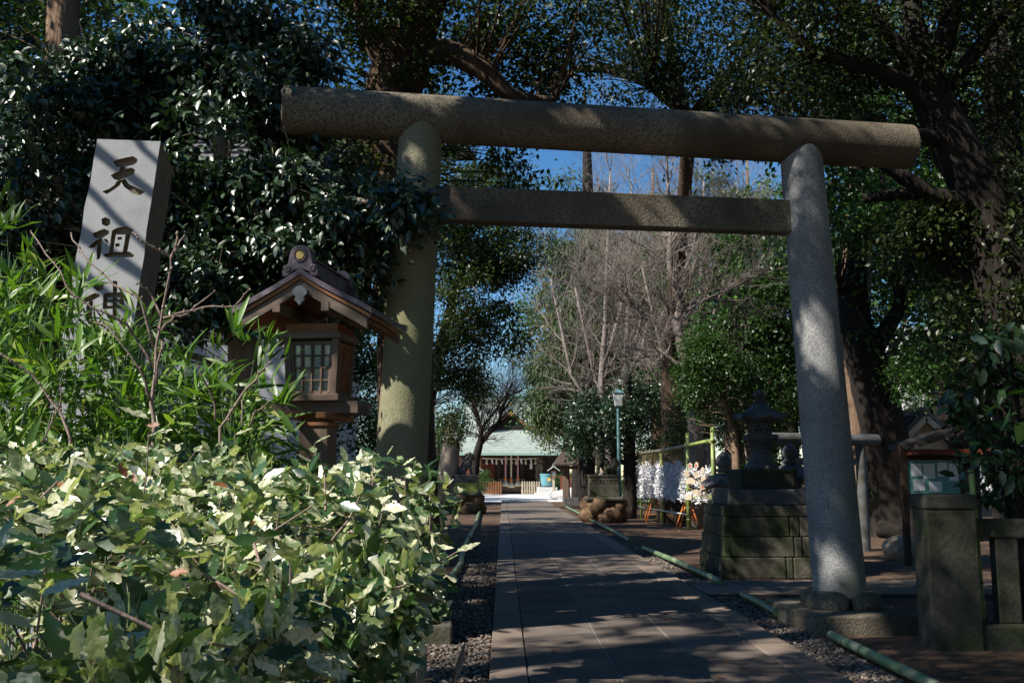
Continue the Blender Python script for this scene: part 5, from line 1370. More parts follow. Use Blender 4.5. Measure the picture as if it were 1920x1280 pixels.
for k, (px, Y, s_, lab) in enumerate(((1400, 40, 33, 'leafless tree behind the stone lantern against the blue sky'), (1180, 42, 34, 'leafless tree standing behind the cedar in the middle'), (1130, 50, 39, 'leafless tree left of the cedar above the shrine roof'), (1320, 38, 40, 'leafless tree behind the small sunlit tree'), (1138, 40, 41, 'leafless tree rising behind the dark evergreen by the lamp'), (1690, 36, 35, 'leafless tree with fine twigs left of the apartment block'), (1530, 44, 36, 'leafless tree glimpsed just left of the right pillar'))):
    p = P(px, 900, Y)
    H = 13 + k % 3
    bare_tree('bare_tree', lab, [(p[0], Y, -.1, .22), (p[0] + .1, Y, 2.5, .18), (p[0] - .2, Y, 5, .14), (p[0], Y, 7.5, .1), (p[0] + .3, Y, H, .04)],
              [[(p[0] - .1, Y, 3.5, .1), (p[0] - 1.4, Y - .3, 5.5, .07), (p[0] - 2.2, Y, 9.5, .04)], [(p[0], Y, 4.3, .1), (p[0] + 1.5, Y + .4, 6.5, .06), (p[0] + 2.4, Y, 10.5, .03)], [(p[0], Y, 6, .08), (p[0] + .8, Y - 1, 9, .05), (p[0] + 1.5, Y - 1.2, 12, .03)]], s_, 1.9, group='leafless trees in the grove')
bare_tree('bare_tree', 'straight bare pole-like trunk in front of the apartment block', [foot(1752, 42, .2), *PP((1755, 700, 42, .17), (1757, 600, 42, .14), (1757, 540, 42, .11))], [PP((1757, 552, 42, .06), (1735, 530, 42, .03)), PP((1757, 545, 42, .06), (1785, 520, 42, .03))], 38, .8)

# cedar with hanging sprays and the evergreens right of the path
tr = [foot(1100, 46, .4), *PP((1100, 600, 46, .34), (1102, 350, 46, .26)), (3.9, 46, 20, .06)]
make_tree('hanging_cedar', 'big cedar with drooping yellow-green sprays right of the shrine roof', 'tree', tr, [(P(1100, 560, 45), (2.6, 2.4, 3.4), 90), (P(1075, 700, 45), (1.9, 1.8, 1.6), 45), (P(1080, 420, 46), (2.2, 2.2, 2.6), 60), (P(1040, 760, 45), (1.1, 1.1, .8), 22)], 'bark_dark', 'leaf_cedar', leaf=.34, per=70, cr=.75, tpl=NEEDLE, droop=1.3, seed=41, flat=.9)
tr = [foot(1180, 36, .25), *PP((1180, 800, 36, .2), (1175, 700, 36, .14))]
make_tree('evergreen_tree', 'low dark evergreen with silvery leaf gloss behind the lamp post', 'tree', tr, [(P(1130, 790, 36), (1.6, 1.4, 1.15), 80), (P(1200, 760, 37), (1.2, 1.2, 1.2), 50), (P(1090, 830, 37), (.8, .9, .5), 22), (P(1215, 860, 38), (.7, .8, .7), 20)], 'bark_dark', 'leaf_camellia', leaf=.13, per=80, cr=.5, seed=42)
tr = [foot(1381, 25.6, .14), *PP((1380, 860, 25.6, .1), (1372, 800, 25.6, .095), (1362, 760, 25.6, .085), (1340, 722, 25.6, .065), (1325, 690, 25.6, .04))]
make_tree('sunlit_tree', 'small orange-barked tree with bright green leaves beside the ema frame', 'tree', tr, [(P(1330, 690, 25), (.9, .6, .8), 75), (P(1305, 740, 26.5), (.5, .5, .7), 36), (P(1290, 790, 31), (.7, .5, .7), 26), (P(1400, 660, 25.2), (1.1, .8, .7), 66), (P(1445, 740, 25.2), (.8, .7, .9), 60), (P(1330, 630, 25.4), (.7, .6, .4), 34), (P(1420, 800, 26), (.8, .7, .7), 46), (P(1260, 830, 32), (.5, .5, .3), 8)], 'bark_red', 'leaf_green', leaf=.085, per=85, cr=.42, seed=44, branch_r=.01, every=3)

# trunk by the left lion-dog, with white tag
b = G(838, 962)
tr = [(b[0], b[1] + .3, -.1, .62), *PP((836, 940, b[1], .48), (842, 880, b[1], .4), (847, 830, b[1], .34), (846, 795, b[1], .26), (842, 780, b[1], .18))]
tt_ = make_tree('stump_tree', 'sawn-off grey trunk with a white tag beside the left lion-dog', 'tree', tr, [], 'bark_grey', 'leaf_canopy', [PP((848, 825, b[1], .14), (858, 822, b[1] - .3, .12))], nsides=16, seed=45)
c = P(854, 815, b[1] - .45); obj('name_tag', MB().box((c[0] - .1, c[1] - .01, c[2] - .16), (c[0] + .1, c[1], c[2] + .16)), 'paper', tt_, False, True)
# dark evergreens left of the path
tr = [foot(790, 30, .3), *PP((795, 800, 30, .22), (830, 640, 29, .18), (870, 480, 28, .1), (890, 300, 28, .05))]
make_tree('path_tree', 'dark evergreen hanging over the left side of the path', 'tree', tr, [(P(880, 520, 27), (1.2, 1.6, 1.6), 110), (P(850, 680, 28), (.95, 1.2, 1.4), 90), (P(950, 480, 27), (1.0, 1.2, .9), 80), (P(930, 620, 28), (.8, 1, .9), 44), (P(920, 360, 27), (1.4, 1.4, .9), 60), (P(850, 420, 27), (.9, 1.2, .8), 40), (P(900, 720, 30), (.5, .8, .5), 14), (P(850, 790, 33), (.5, .8, .8), 24), ((-2.0, 28, 11), (3, 3, 2.5), 70), ((-5.5, 28.5, 10.5), (2.2, 2.4, 2), 55)], 'bark_dark', 'leaf_canopy', leaf=.1, per=85, cr=.5, seed=46)
tr = [(-4.6, 20, -.1, .35), (-4.5, 20, 4, .28), (-4.3, 20, 8, .18), (-4.2, 20, 11, .06)]
make_tree('grove_tree', 'dense evergreen between the camellia and the path trees', 'tree', tr, [((-4.2, 20, 6), (2.4, 2.6, 2.6), 90), ((-3.4, 21, 9.5), (3.2, 3, 2.4), 80), ((-2.6, 19, 3.2), (.9, 1, 1.3), 30)], 'bark_dark', 'leaf_canopy', leaf=.1, per=75, cr=.55, seed=47)

# ------------------------------------------------------------------ trees beyond: built once, copied
PROT = {}
PROT['b'] = make_tree('distant_tree', 'x', 'tree', [(0, 0, -.1, .3), (.1, 0, 3, .24), (-.1, 0, 6, .16), (0, 0, 9, .05)], [((0, 0, 7), (3.2, 3.2, 3.0), 150), ((.8, 0, 4.2), (2.6, 2.6, 1.4), 60)], 'bark_dark', 'leaf_green', leaf=.15, per=75, cr=.7, keep_lit=False, seed=61)
PROT['y'] = make_tree('distant_tree', 'x', 'tree', [(0, 0, -.1, .25), (.1, 0, 3, .2), (0, 0, 7, .05)], [((0, 0, 5), (2.4, 2.4, 2.8), 110)], 'bark_dark', 'leaf_yellow', leaf=.15, per=70, cr=.65, keep_lit=False, seed=62)
PROT['c'] = make_tree('distant_tree', 'x', 'tree', [(0, 0, -.1, .35), (0, 0, 8, .25), (0, 0, 17, .05)], [((0, 0, 7), (2.6, 2.6, 3), 70), ((0, 0, 12), (1.7, 1.7, 4), 60)], 'bark_red', 'leaf_cedar', leaf=.3, per=60, cr=.75, tpl=NEEDLE, droop=.9, keep_lit=False, seed=63)
PROT['s'] = make_tree('shrub', 'x', 'shrub', [(0, 0, -.1, .06), (.05, 0, .6, .04), (0, 0, 1.3, .02)], [((0, 0, .95), (.85, .85, .75), 60)], 'bark_dark', 'leaf_green', leaf=.085, per=60, cr=.3, keep_lit=False, seed=64)
PROT['p'] = make_tree('plum_tree', 'x', 'tree', [(0, 0, -.1, .14), (.1, 0, 1.5, .1), (0, 0, 3, .04)], [((0, 0, 3.2), (1.9, 1.9, 1.3), 60)], 'bark_dark', 'blossom', leaf=.07, per=40, cr=.4, keep_lit=False, seed=65, tpl=LEAF4)
usedp = set()
def plant(kind, x, y, s_, label, group, rz=None):
    p = PROT[kind]
    if kind in usedp: o = copy_tree(p)
    else: o = p; usedp.add(kind)
    o.location = (x, y, 0); o.scale = (s_, s_, s_ * random.uniform(.92, 1.1)); o.rotation_euler = (0, 0, random.uniform(0, 6.28) if rz is None else rz)
    tag(o, label, 'shrub' if kind == 's' else 'tree', group)
    return o
def plant_px(kind, px, Y, s_, label, group): return plant(kind, P(px, 900, Y)[0], Y, s_, label, group)
GB = 'background trees round the shrine'
for kind, px, Y, s_, lab in [
    ('c', 1235, 45, 1.0, 'tall conifer behind the lamp post and forked tree'), ('c', 1420, 48, 1.05, 'tall conifer rising behind the stone lantern'), ('b', 1380, 40, 1.35, 'tall green tree behind the small sunlit tree'), ('b', 1085, 60, 1.5, 'tall green tree right behind the evergreen by the lamp post'), ('y', 1150, 48, 1.7, 'tall yellowish tree behind the cedar'), ('b', 1480, 38, 1.3, 'tall green tree close beside the right pillar'), ('y', 1330, 58, 2.0, 'tall yellowish tree far behind the paper rack'),
    ('b', 905, 104, 1.0, 'green tree behind the shrine roof, left end'), ('c', 1010, 108, .9, 'conifer behind the shrine roof, right end'), ('b', 820, 66, .55, 'low green tree left of the lion-dog pedestal'), ('y', 800, 72, .6, 'yellow-green bush tree seen left of the grey stump'),
    ('b', 1060, 95, 1.1, 'green tree behind the basin shelter'), ('b', 1180, 70, 1.0, 'green tree behind the lamp post'), ('y', 1062, 54, .85, 'yellow-green tree overhanging the right of the shrine roof'), ('c', 1240, 58, 1.0, 'tall conifer behind the forked bare tree'),
    ('b', 1330, 46, .9, 'green tree behind the sunlit small tree'), ('b', 1450, 42, .9, 'green tree behind the stone lantern'), ('c', 1400, 60, 1.0, 'conifer against the sky left of the right pillar'), ('b', 1530, 50, 1.0, 'green tree behind the right pillar'),
    ('y', 1600, 60, 1.0, 'yellowish tree beyond the cedar trunk'), ('b', 1650, 64, .8, 'green tree left of the apartment block'), ('y', 1700, 30, .42, 'bright green young tree right of the massive trunk'), ('b', 1800, 48, .75, 'green tree before the apartment block'), ('b', 1880, 36, .8, 'green tree above the storehouse roof'),
    ('b', 740, 60, .9, 'green tree beyond the left pillar'), ('b', 640, 52, 1.0, 'green tree far behind the wooden lantern'), ('b', 500, 50, 1.3, 'green tree above the camellia'), ('c', 240, 34, 1.0, 'conifer against the sky at the upper left'), ('b', 60, 40, 1.2, 'green tree behind the left conifer'), ('b', 1980, 30, 1.0, 'green tree at the far right edge')]:
    plant_px(kind, px, Y, s_, lab, GB)
plant_px('p', 812, 74, 1.1, 'pink blossoming plum tree left of the lion-dog', None)
for px, Y, s_, lab in [(815, 52, 1.0, 'green shrub left of the grey stump'), (800, 46, 1.0, 'round green shrub beyond the left pillar foot'), (830, 58, .9, 'shrub below the plum tree'), (1075, 72, 1.0, 'green shrub beside the white gravel heap'), (1048, 79, .9, 'shrub right of the blue urn'), (900, 79, 1.1, 'pine-like shrub left of the shrine front'),
                       (1640, 26, .8, 'leafy shrub at the foot of the cedar trunk'), (1420, 30, 1.2, 'shrub behind the stone lantern pedestal'), (1500, 27, 1.2, 'shrub behind the right pillar'), (1250, 40, 1.2, 'shrub behind the paper rack'), (1190, 44, 1.1, 'shrub left of the paper rack'), (640, 12.2, .9, 'dark shrub between lantern and left pillar'), (560, 13, 1.0, 'dark shrub under the camellia')]:
    plant_px('s', px, Y, s_, lab, 'shrubs of the shrine grove')
# broad-leaved aucuba shrubs at the right edge
for i, (px, py, Y, lab, n) in enumerate(((1870, 760, 10.2, 'large-leaved dark shrub at the right edge below the pavilion roof', 26), (1900, 880, 9.9, 'large-leaved shrub just above the stone fence rail', 20), (1890, 640, 10.0, 'broad-leaved spray in front of the pavilion roof edge', 8))):
    c = P(px, py, Y)
    make_tree('aucuba_shrub', lab, 'shrub', [(c[0], Y, -.1, .05), (c[0] + .05, Y, c[2] * .6, .04), (c[0], Y, c[2], .02)], [(c, (.45, .4, .4 if i < 2 else .15), n)], 'bark_dark', 'leaf_camellia', leaf=.15, per=16, cr=.25, tpl=LEAF6, seed=70 + i, group='broad-leaved shrubs at the right edge', branch_r=.012)
q = P(1845, 950, 9.6); bamboo_pole([(q[0], 9.75, 0), (q[0] - .03, 9.75, P(1845, 880, 9.75)[2])], .028, 'upright bamboo stake standing behind the stone fence', None, 'bamboo_post', .35, 'bamboo_stake', 'stake')

# ------------------------------------------------------------------ tall trees outside the view that shade gate and path
def shade_tree(x, y, H, cr, label, seed, per=85, limbs=()):
    make_tree('shade_tree', label, 'tree', [(x, y, -.1, .4), (x + .1, y, H * .4, .3), (x, y, H * .75, .18), (x, y, H, .05)], cr, 'bark_dark', 'leaf_canopy', limbs, leaf=.12, per=per, cr=.75, seed=seed, shell=.2, every=2, group='tall evergreens left of the entrance')
shade_tree(-9.5, 3.0, 17, [((-6.0, 2.6, 8.8), (1.9, 1.7, 1.0), 55), ((-8.6, 3.2, 13), (3.4, 3.2, 3.6), 190), ((-6, 5.5, 12.5), (2.4, 2.4, 2.6), 90)], 'tall evergreen outside the left edge of the view shading the gate', 81)
stone_limbs = []
for (xa, ya, xb, yb, t_, r_) in ((120, 250, 330, 400, 5.0, .045), (120, 330, 330, 520, 5.4, .035), (110, 420, 320, 560, 4.8, .05), (200, 230, 340, 350, 5.2, .03), (100, 480, 300, 640, 5.3, .04)):
    a_, b_ = P(xa, ya, 8.3) + S * t_, P(xb, yb, 8.3) + S * t_
    stone_limbs.append([(-7.7, 7.7, a_[2] - .8, .1), (*(a_ - (b_ - a_) * .15), r_ * 1.3), (*((a_ + b_) / 2 + np.array([0, 0, .04])), r_), (*(b_ + (b_ - a_) * .2), r_ * .6)])
shade_tree(-7.7, 7.7, 15, [((-5.5, 6.6, 11.5), (2.6, 2.2, 2.6), 120), ((-3.4, 7.6, 9.2), (1.8, 1.6, 1.6), 60)], 'tall evergreen left of the carved stone, crown above the view', 82, limbs=stone_limbs)
shade_tree(-11.8, -5.2, 15, [((-10.5, -4.2, 11.6), (1.9, 1.6, 1.6), 24)], 'unseen tall evergreen added behind the viewer on the left to shade the hedge', 83)  # added out of view so its crown dapples the near hedge with shade
shade_tree(6.5, 5.2, 13, [((2.0, 4.5, 9.5), (3.2, 3.2, 1.3), 150), ((1.5, -.5, 10), (3.5, 3, 1.4), 120), ((6.2, 8.6, 8.0), (2.6, 1.8, 1.1), 90), ((6.0, 6.2, 9.8), (3.2, 2.6, 2.2), 120), ((2.8, 5.0, 10.5), (2.6, 2.2, 1.8), 80)], 'evergreen right of the entrance, unseen crown added above the view to dim the sky light', 84)  # unseen crowns added over entrance and fence to cut the sky light
for x, y, s_, lab in ((9.5, 2.5, 1.5, 'added light-blocking evergreen right of the entrance outside the view'), (12, 8, 1.6, 'added light-blocking evergreen beyond the pavilion outside the view'), (14, 16, 1.6, 'added light-blocking evergreen right of the storehouse outside the view'), (5.5, -4.5, 1.4, 'unseen light-blocking evergreen added at the right rear of the viewer'), (-13, 11, 1.5, 'added light-blocking evergreen left of the white house outside the view'), (-13.5, 20, 1.6, 'added light-blocking evergreen behind the white house outside the view'), (11, 24, 1.3, 'evergreen behind the storehouse'), (-10.5, 22, 1.4, 'evergreen left of the grove outside the view'), (15, 34, 1.5, 'evergreen in front of the apartment block'), (3, -7, 1.5, 'unseen light-blocking evergreen added behind the viewer'), (-3.5, -10, 1.5, 'unseen light-blocking evergreen added farther behind the viewer')):  # the unseen ones are added all round to dim the sky light
    plant('b', x, y, s_, lab, GB)
for x, y, s_, lab in ((6.9, 8.2, 2.3, 'unseen light-blocking shrub added beyond the right end of the stone fence'), (7.9, 6.6, 2.3, 'unseen light-blocking shrub added nearer the viewer beyond the stone fence'), (6.6, 5.0, 2.0, 'unseen light-blocking shrub added at the entrance on the right')):  # added out of view to block sky light coming from the right
    plant('s', x, y, s_, lab, 'shrubs of the shrine grove')
# ------------------------------------------------------------------ dwarf bamboo thicket on the left
rg = np.random.default_rng(91)
bt = thing('bamboo_thicket', 'dense sunlit dwarf bamboo thicket in front of the carved stone', 'bamboo', (-2.4, 5.3, 0))
pos = []; ax = []; nm = []; sz = []
def topz(x): 
    return None
nst = 120
for i in range(nst):
    Y = rg.uniform(4.5, 6.4); px = rg.uniform(-60, 490)
    # outline of the thicket in elevation: tall at the left, lower to the right
    tpy = np.interp(px, [-60, 60, 120, 200, 330, 420, 545], [430, 450, 545, 605, 600, 670, 715]) + rg.uniform(-10, 130)
    top = P(px, tpy, Y); base = np.array([top[0] + rg.normal() * .12, Y + rg.normal() * .1, 0])
    lean = rg.normal(size=2) * .12
    pts = [base, (base * .5 + top * .5) + [lean[0] * .3, lean[1] * .3, 0], top + [lean[0], lean[1], 0]]
    mb = MB(); mb.tube(pts, [.004, .0035, .0015], 5, cap=False); obj('culm', mb, 'bamboo_green', bt, True, True)
    for k in range(9):
        s_ = .45 + .55 * rg.random() ** .7
        c = pts[1] + (pts[2] - pts[1]) * (s_ - .5) * 2 if s_ > .5 else pts[0] + (pts[1] - pts[0]) * s_ * 2
        tw = unit(rg.normal(size=3) + [0, 0, .2]) * rg.uniform(.05, .22)
        c = c + tw
        m = int(rg.integers(4, 9))
        d0 = unit(tw)
        pos.append(np.repeat(c[None], m, 0) + rg.normal(size=(m, 3)) * .015)
        ax.append(d0 * .9 + rg.normal(size=(m, 3)) * .55 + [0, 0, .1]); nm.append(rg.normal(size=(m, 3)) * .4 + [-.3, -.4, .8]); sz.append(rg.uniform(.11, .19, m))
pos = np.concatenate(pos); ax = unit(np.concatenate(ax)); nm = np.concatenate(nm); sz = np.concatenate(sz)
# lower infill
n = 5500
f_ = np.stack([rg.uniform(-3.4, -.95, n), rg.uniform(4.9, 6.5, n), .5 + 1.35 * rg.random(n)], 1)
pr_ = proj(f_)
lim = np.interp(pr_[:, 0], [-60, 60, 120, 200, 330, 420, 545, 600], [500, 530, 640, 710, 700, 740, 760, 900])
f_ = f_[(pr_[:, 1] > lim) & (pr_[:, 0] < 500)]; n = len(f_)
pos = np.concatenate([pos, f_]); ax = np.concatenate([ax, unit(rg.normal(size=(n, 3)) + [0, 0, -.2])]); nm = np.concatenate([nm, rg.normal(size=(n, 3)) * .5 + [0, 0, 1]]); sz = np.concatenate([sz, rg.uniform(.1, .17, n)])
pr_ = proj(pos); vis = (pr_[:, 0] > 0) & (pr_[:, 0] < 560) & (pr_[:, 1] > 380) & (pr_[:, 1] < 800)
tip = proj(pos + ax * sz[:, None]); plen = np.where(vis, np.linalg.norm(tip[:, :2] - pr_[:, :2], axis=1) - (pr_[:, 2] - 4) * 12, -1e9)
big = np.argsort(-plen)[:300]
def place_leaf(mesh, p, a, nn, s_, parent, name='leaf'):
    a = a / np.linalg.norm(a); sd = np.cross(nn, a); sd /= np.linalg.norm(sd); up = np.cross(a, sd)
    o = bpy.data.objects.new(name, mesh); C.objects.link(o); o.parent = parent
    w = wloc(parent)
    o.matrix_local = Matrix(((a[0] * s_, sd[0] * s_, up[0] * s_, p[0] - w[0]), (a[1] * s_, sd[1] * s_, up[1] * s_, p[1] - w[1]), (a[2] * s_, sd[2] * s_, up[2] * s_, p[2] - w[2]), (0, 0, 0, 1)))
    return o
bl = MB(); tv = [(0, 0, 0)]
ts = np.linspace(0, 1, 8)
wv = .07 * np.sin(np.pi * ts ** .75) ** .8
vs = []
for t_, w in zip(ts, wv): vs += [(t_, -w, .012 - .13 * t_ ** 2), (t_, 0, -.13 * t_ ** 2), (t_, w, .012 - .13 * t_ ** 2)]
fs = []
for i in range(7): fs += [(i * 3, i * 3 + 3, i * 3 + 4, i * 3 + 1), (i * 3 + 1, i * 3 + 4, i * 3 + 5, i * 3 + 2)]
bl.add(vs, fs); blm = to_mesh('leaf', bl, True); blm.materials.append(M['leaf_bamboo'])
for i in big: place_leaf(blm, pos[i], ax[i], nm[i], sz[i] * 1.1, bt)
k = np.ones(len(pos), bool); k[big] = False
v, f = leaf_arrays(pos[k], ax[k], nm[k], sz[k], LANCE)
o = np_mesh('foliage', v, f, 'leaf_bamboo', bt); o['kind'] = 'stuff'

# tall broad blades at the far left
bb = thing('blade_plant', 'clump of long upright yellow-green blades behind the hedge at the left edge', 'plant', (*P(40, 900, 3.6)[:2], 0))
for i in range(9):
    px = -5 + 7 * i; q = P(px, 875, 3.6 + .05 * (i % 3))
    tip = P(px + random.uniform(-30, 45), random.uniform(755, 820), 3.6)
    nn = np.array([random.uniform(-.4, .4), -1, .3]); L_ = np.linalg.norm(tip - q)
    place_leaf(blm, q, (tip - q), nn, L_, bb, 'blade')

# ------------------------------------------------------------------ bare shrub with budded stems
def stem_set(name, label, Y, polys, m='bark_twig', rad=.008):
    t = thing(name, label, 'shrub', (*P(polys[0][0][0], polys[0][0][1], Y)[:2], 0))
    for i, poly in enumerate(polys):
        pts = [P(px, py, Y + .05 * math.sin(i * 1.7 + j)) for j, (px, py) in enumerate(poly)]
        if i == 0: pts = [np.array([pts[0][0], Y, 0])] + pts
        r0 = rad * (1 if i == 0 else .62)
        mb = MB(); fine = []
        for a, b in zip(pts[:-1], pts[1:]):
            for k_ in range(3): fine.append(a + (b - a) * k_ / 3 + rg.normal(size=3) * .003)
        fine.append(pts[-1])
        n = len(fine); mb.tube(fine, [r0 * (1 - .6 * j / (n - 1)) for j in range(n)], 7, jit=.12)
        for j in range(2, n):
            mb.blob(tuple(fine[j] + rg.normal(size=3) * .003), (r0 * .8, r0 * .8, r0 * 1.1), 1, .1, j)
        obj('stem', mb, m, t, True, True)
    return t
stem_set('bare_shrub', 'leafless pinkish-stemmed shrub rising from the hedge before the carved stone', 3.5,
         [[(286, 800), (286, 740), (300, 610), (320, 500), (333, 440)], [(290, 690), (240, 610), (190, 585), (140, 555), (100, 490), (58, 435)], [(288, 650), (260, 560), (215, 535), (150, 470), (133, 438)],
          [(300, 620), (330, 590), (380, 575), (440, 575), (467, 542)], [(308, 595), (350, 590), (400, 548)], [(320, 480), (300, 470), (265, 450), (250, 437)], [(290, 720), (300, 660), (304, 640)], [(325, 470), (345, 442)], [(305, 600), (275, 540), (258, 530)], [(284, 760), (260, 690), (200, 610), (170, 603)]])
stem_set('bare_shrub', 'thin brown leafless stems at the left behind the hedge', 3.3, [[(130, 820), (110, 770), (60, 700), (0, 662)], [(112, 770), (113, 725)], [(80, 830), (95, 790), (105, 765)]], rad=.006)
stem_set('bare_shrub', 'thin leafless twig leaning right in front of the wooden lantern', 3.2, [[(415, 800), (440, 760), (475, 710), (505, 680)], [(405, 790), (395, 740), (372, 685)], [(465, 800), (480, 770), (503, 752)], [(455, 800), (453, 750)]], rad=.006)

# ------------------------------------------------------------------ the holly hedge in the foreground
hg = thing('holly_hedge', 'spiny-leaved holly hedge in full sun filling the lower left foreground', 'hedge', (-1.2, 1.9, 0))
def holly_mesh(seed, simple=False):
    rr = random.Random(seed)
    st = [(0, .015), (.08, .07), (.17, .2), (.22, .17), (.34, .29), (.40, .235), (.52, .31), (.58, .24), (.69, .25), (.75, .165), (.85, .14), (.90, .07), (1.0, 0)]
    if simple: st = [(0, .02), (.17, .2), (.34, .29), (.4, .22), (.56, .3), (.75, .16), (.86, .12), (1, 0)]
    cup, curl, tw = rr.uniform(.02, .1), rr.uniform(-.18, .1), rr.uniform(-.1, .1)
    vs = []; fs = []
    bite = [rr.random() < .4 and not simple for _ in range(2)]; bp = [rr.uniform(.3, .8) for _ in range(2)]
    for x, w in st:
        mz = curl * x * x
        row = []
        for s_, bi in ((-1, 0), (1, 1)):
            ww = w * .8 * rr.uniform(.85, 1.12)
            if bite[bi] and abs(x - bp[bi]) < .09: ww *= .35
            row.append((x, s_ * ww, mz + cup * ww * 2.2 + rr.uniform(-.02, .02) * (x > 0) + tw * s_ * ww))
        vs += [row[0], (x, 0, mz), row[1]]
    for i in range(len(st) - 1): fs += [(i * 3, i * 3 + 3, i * 3 + 4, i * 3 + 1), (i * 3 + 1, i * 3 + 4, i * 3 + 5, i * 3 + 2)]
    return np.array(vs), fs
rg = np.random.default_rng(101)
def hedge_top(x, y):
    return 1.355 + .26 * np.clip((y - .7) / 2.5, 0, 1) ** .75 + .05 * np.sin(x * 3.1 + 1) * np.cos(y * 2.3) + .035 * np.sin(x * 7.3 + y * 5) + .06 * np.clip((-.2 - x) / 1.5, 0, 1)
def edge_x(y): return -.16 - .10 * np.clip((1.6 - y) / 1.0, 0, 1) + .05 * np.sin(y * 4)
# shoots: each carries a whorl of leaves
ns = 3800
sx = rg.uniform(-2.15, -.05, ns); sy = rg.uniform(.62, 3.3, ns)
dep = rg.random(ns) ** 1.8 * .26
ex = edge_x(sy)
top = hedge_top(sx, sy)
d_edge = ex - sx
top = top - .5 * np.clip(.22 - d_edge, 0, .3) ** 1.0                        # rounded shoulder
szz = top - dep
ok = (d_edge > 0) & ~((sy < 1.9) & (rg.random(ns) < .45) & (dep < .2))
tp = np.stack([sx, sy, szz], 1)[ok]
out = np.tile(np.array([0, 0, 1.0]), (len(tp), 1)); out[:, 0] += np.clip(.3 - d_edge[ok], 0, .3) * 3
# right-hand side face
m = 1900
yy = rg.uniform(.7, 3.2, m); zz = .9 + .5 * rg.random(m) ** .7; xx = edge_x(yy) - rg.random(m) ** 1.6 * .2 + .03 * np.sin(zz * 9) - .5 * np.clip(1.32 - zz, 0, 1)
tp = np.concatenate([tp, np.stack([xx, yy, zz], 1)]); o2 = np.tile(np.array([1.0, -.2, .35]), (m, 1)); out = np.concatenate([out, o2])
dd = np.linalg.norm(tp - CAM, axis=1); ok = dd > .72
tp, out = tp[ok], out[ok]
sd_ = unit(out + rg.normal(size=out.shape) * .4)
per = rg.integers(3, 6, len(tp)); k = np.repeat(np.arange(len(tp)), per); n = len(k)
off = rg.random(n)
pos = tp[k] - sd_[k] * (off * .055)[:, None]
rad = unit(rg.normal(size=(n, 3))); rad = unit(rad - sd_[k] * np.sum(rad * sd_[k], 1)[:, None])
ax = unit(rad * 1.0 + sd_[k] * (.55 - .5 * off)[:, None]); nm = unit(sd_[k] * .8 - rad * .35 + rg.normal(size=(n, 3)) * .45 + np.array([-.28, -.4, .1]) * (sd_[k][:, 2:3] > .6))
sz = rg.uniform(.036, .062, n)
near = np.linalg.norm(pos - CAM, axis=1)
k2 = near > .62; pos, ax, nm, sz = pos[k2], ax[k2], nm[k2], sz[k2]; near = near[k2]
# shoots that stick out of the top
def spray(px, py, Y, lean, nleaf, s_, L_=.22):
    tipp = P(px, py, Y); basep = tipp - np.array([lean[0], lean[1], L_])
    mb = MB(); mb.tube([basep, (basep + tipp) / 2 + [.01, 0, .02], tipp], [.002, .0018, .0014], 5, cap=False); obj('twig', mb, 'bark_twig', hg, True, True)
    out_ = []
    for i in range(nleaf):
        t_ = 1 - i * .13; a_ = i * 2.4 + px
        dirv = np.array([math.cos(a_), math.sin(a_) * .8, .35]); out_.append((basep + (tipp - basep) * t_, dirv, np.array([-dirv[0] * .3, -.5, 1.0]), s_ * random.uniform(.8, 1.15)))
    return out_
extra = spray(280, 785, 2.3, (.02, 0), 4, .075, .3) + spray(855, 1035, 2.5, (.12, 0), 4, .062, .1) + spray(545, 1055, 1.35, (.02, 0), 7, .07) + spray(590, 830, 2.9, (.02, 0), 5, .06) + spray(440, 815, 2.7, (0, 0), 5, .062) + spray(700, 850, 2.9, (.02, 0), 5, .06) + spray(350, 1190, 1.05, (0, 0), 5, .07) + spray(760, 890, 2.8, (.02, 0), 5, .06) + spray(180, 880, 2.0, (0, 0), 5, .068) + spray(80, 950, 1.5, (0, 0), 5, .07) + spray(800, 970, 2.6, (.05, 0), 5, .06)
pos = np.concatenate([pos, [e[0] for e in extra]]); ax = np.concatenate([ax, unit(np.array([e[1] for e in extra]))]); nm = np.concatenate([nm, unit(np.array([e[2] for e in extra]))]); sz = np.concatenate([sz, [e[3] for e in extra]])
pr_ = proj(pos + ax * sz[:, None] * .5)
surf_d = hedge_top(pos[:, 0], pos[:, 1]) - pos[:, 2]
vis = (pr_[:, 0] > -20) & (pr_[:, 0] < 900) & (pr_[:, 1] < 1310) & ((surf_d < .09) | (pos[:, 0] > edge_x(pos[:, 1]) - .05))
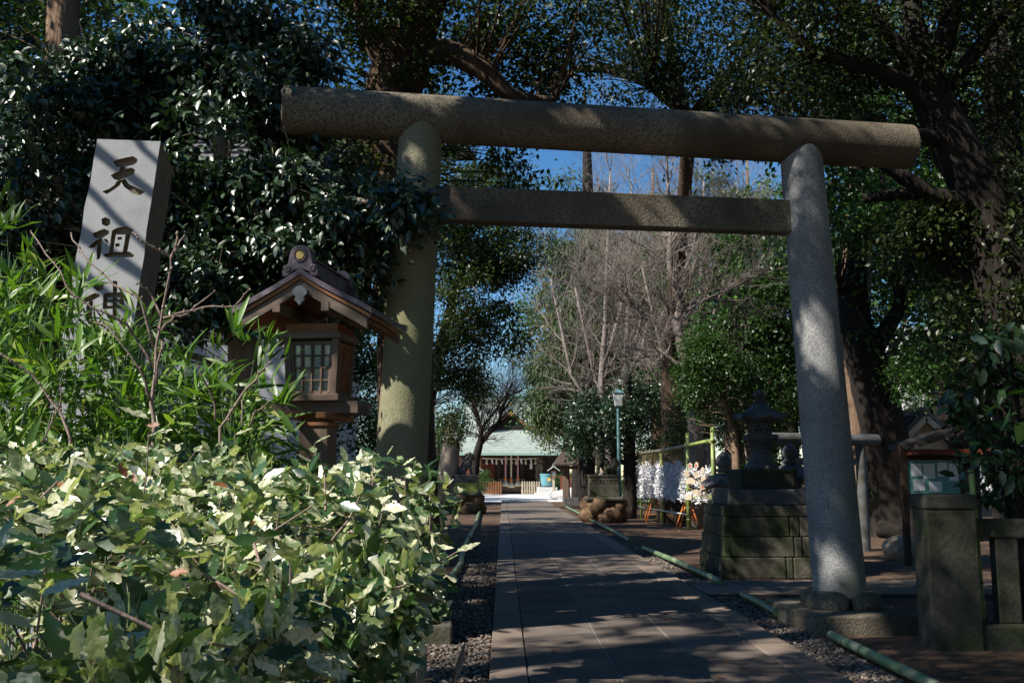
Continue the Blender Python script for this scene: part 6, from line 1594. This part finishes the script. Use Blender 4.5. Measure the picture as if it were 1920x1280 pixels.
score = np.where(vis, sz * F / pr_[:, 2] * (1 - 2 * np.clip(surf_d, 0, .2)), -1); score[-len(extra):] += 40
big = np.argsort(-score)[:300]
hm = []
for s_ in range(7):
    vs, fs = holly_mesh(s_); b = MB(); b.add(vs, fs); me = to_mesh('leaf', b, True); me.materials.append(M['leaf_hedge_obj']); hm.append(me)
dm = hm[2].copy(); dm.materials.clear(); dm.materials.append(M['leaf_dead'])
for j, i in enumerate(big): place_leaf(hm[j % 7], pos[i], ax[i], nm[i], sz[i], hg)
k = np.ones(len(pos), bool); k[big] = False
V = []; Fc = []; base = 0
grp = rg.integers(0, 4, k.sum())
for g_ in range(4):
    vs, fs = holly_mesh(20 + g_, True)
    v, f = leaf_arrays(pos[k][grp == g_], ax[k][grp == g_], nm[k][grp == g_], sz[k][grp == g_], (vs, np.array(fs)))
    V.append(v); Fc.append(f + base); base += len(v)
o = np_mesh('foliage', np.concatenate(V), np.concatenate(Fc), 'leaf_hedge', hg, True); o['kind'] = 'stuff'
# woody twigs inside
mb = MB()
for i in range(420):
    j = rg.integers(0, len(tp)); a = tp[j]; b = a - sd_[j] * rg.uniform(.1, .3) + rg.normal(size=3) * .04
    mb.tube([b, (a + b) / 2 + rg.normal(size=3) * .01, a], [.0026, .002, .0014], 4, cap=False)
for i in range(60):
    x, y = rg.uniform(-2.4, -.3), rg.uniform(.9, 3.1); mb.tube([(x, y, 0), (x + rg.normal() * .06, y + rg.normal() * .06, .6), (x + rg.normal() * .1, y + rg.normal() * .1, 1.2)], [.014, .011, .006], 6)
obj('twigs', mb, 'bark_twig', hg, True, True)
# withered leaves caught in the top
for px, py, Y in ((255, 905, 1.9), (238, 895, 1.9), (400, 905, 2.1), (318, 1075, 1.3), (475, 985, 1.7), (125, 915, 1.9), (10, 950, 1.7), (300, 795, 2.28)):
    c = P(px, py, Y); place_leaf(dm, c, np.array([random.uniform(-1, 1), random.uniform(-.3, .3), random.uniform(-.3, .6)]), np.array([random.uniform(-.5, .5), -1, .6]), random.uniform(.022, .034), hg, 'dead_leaf')
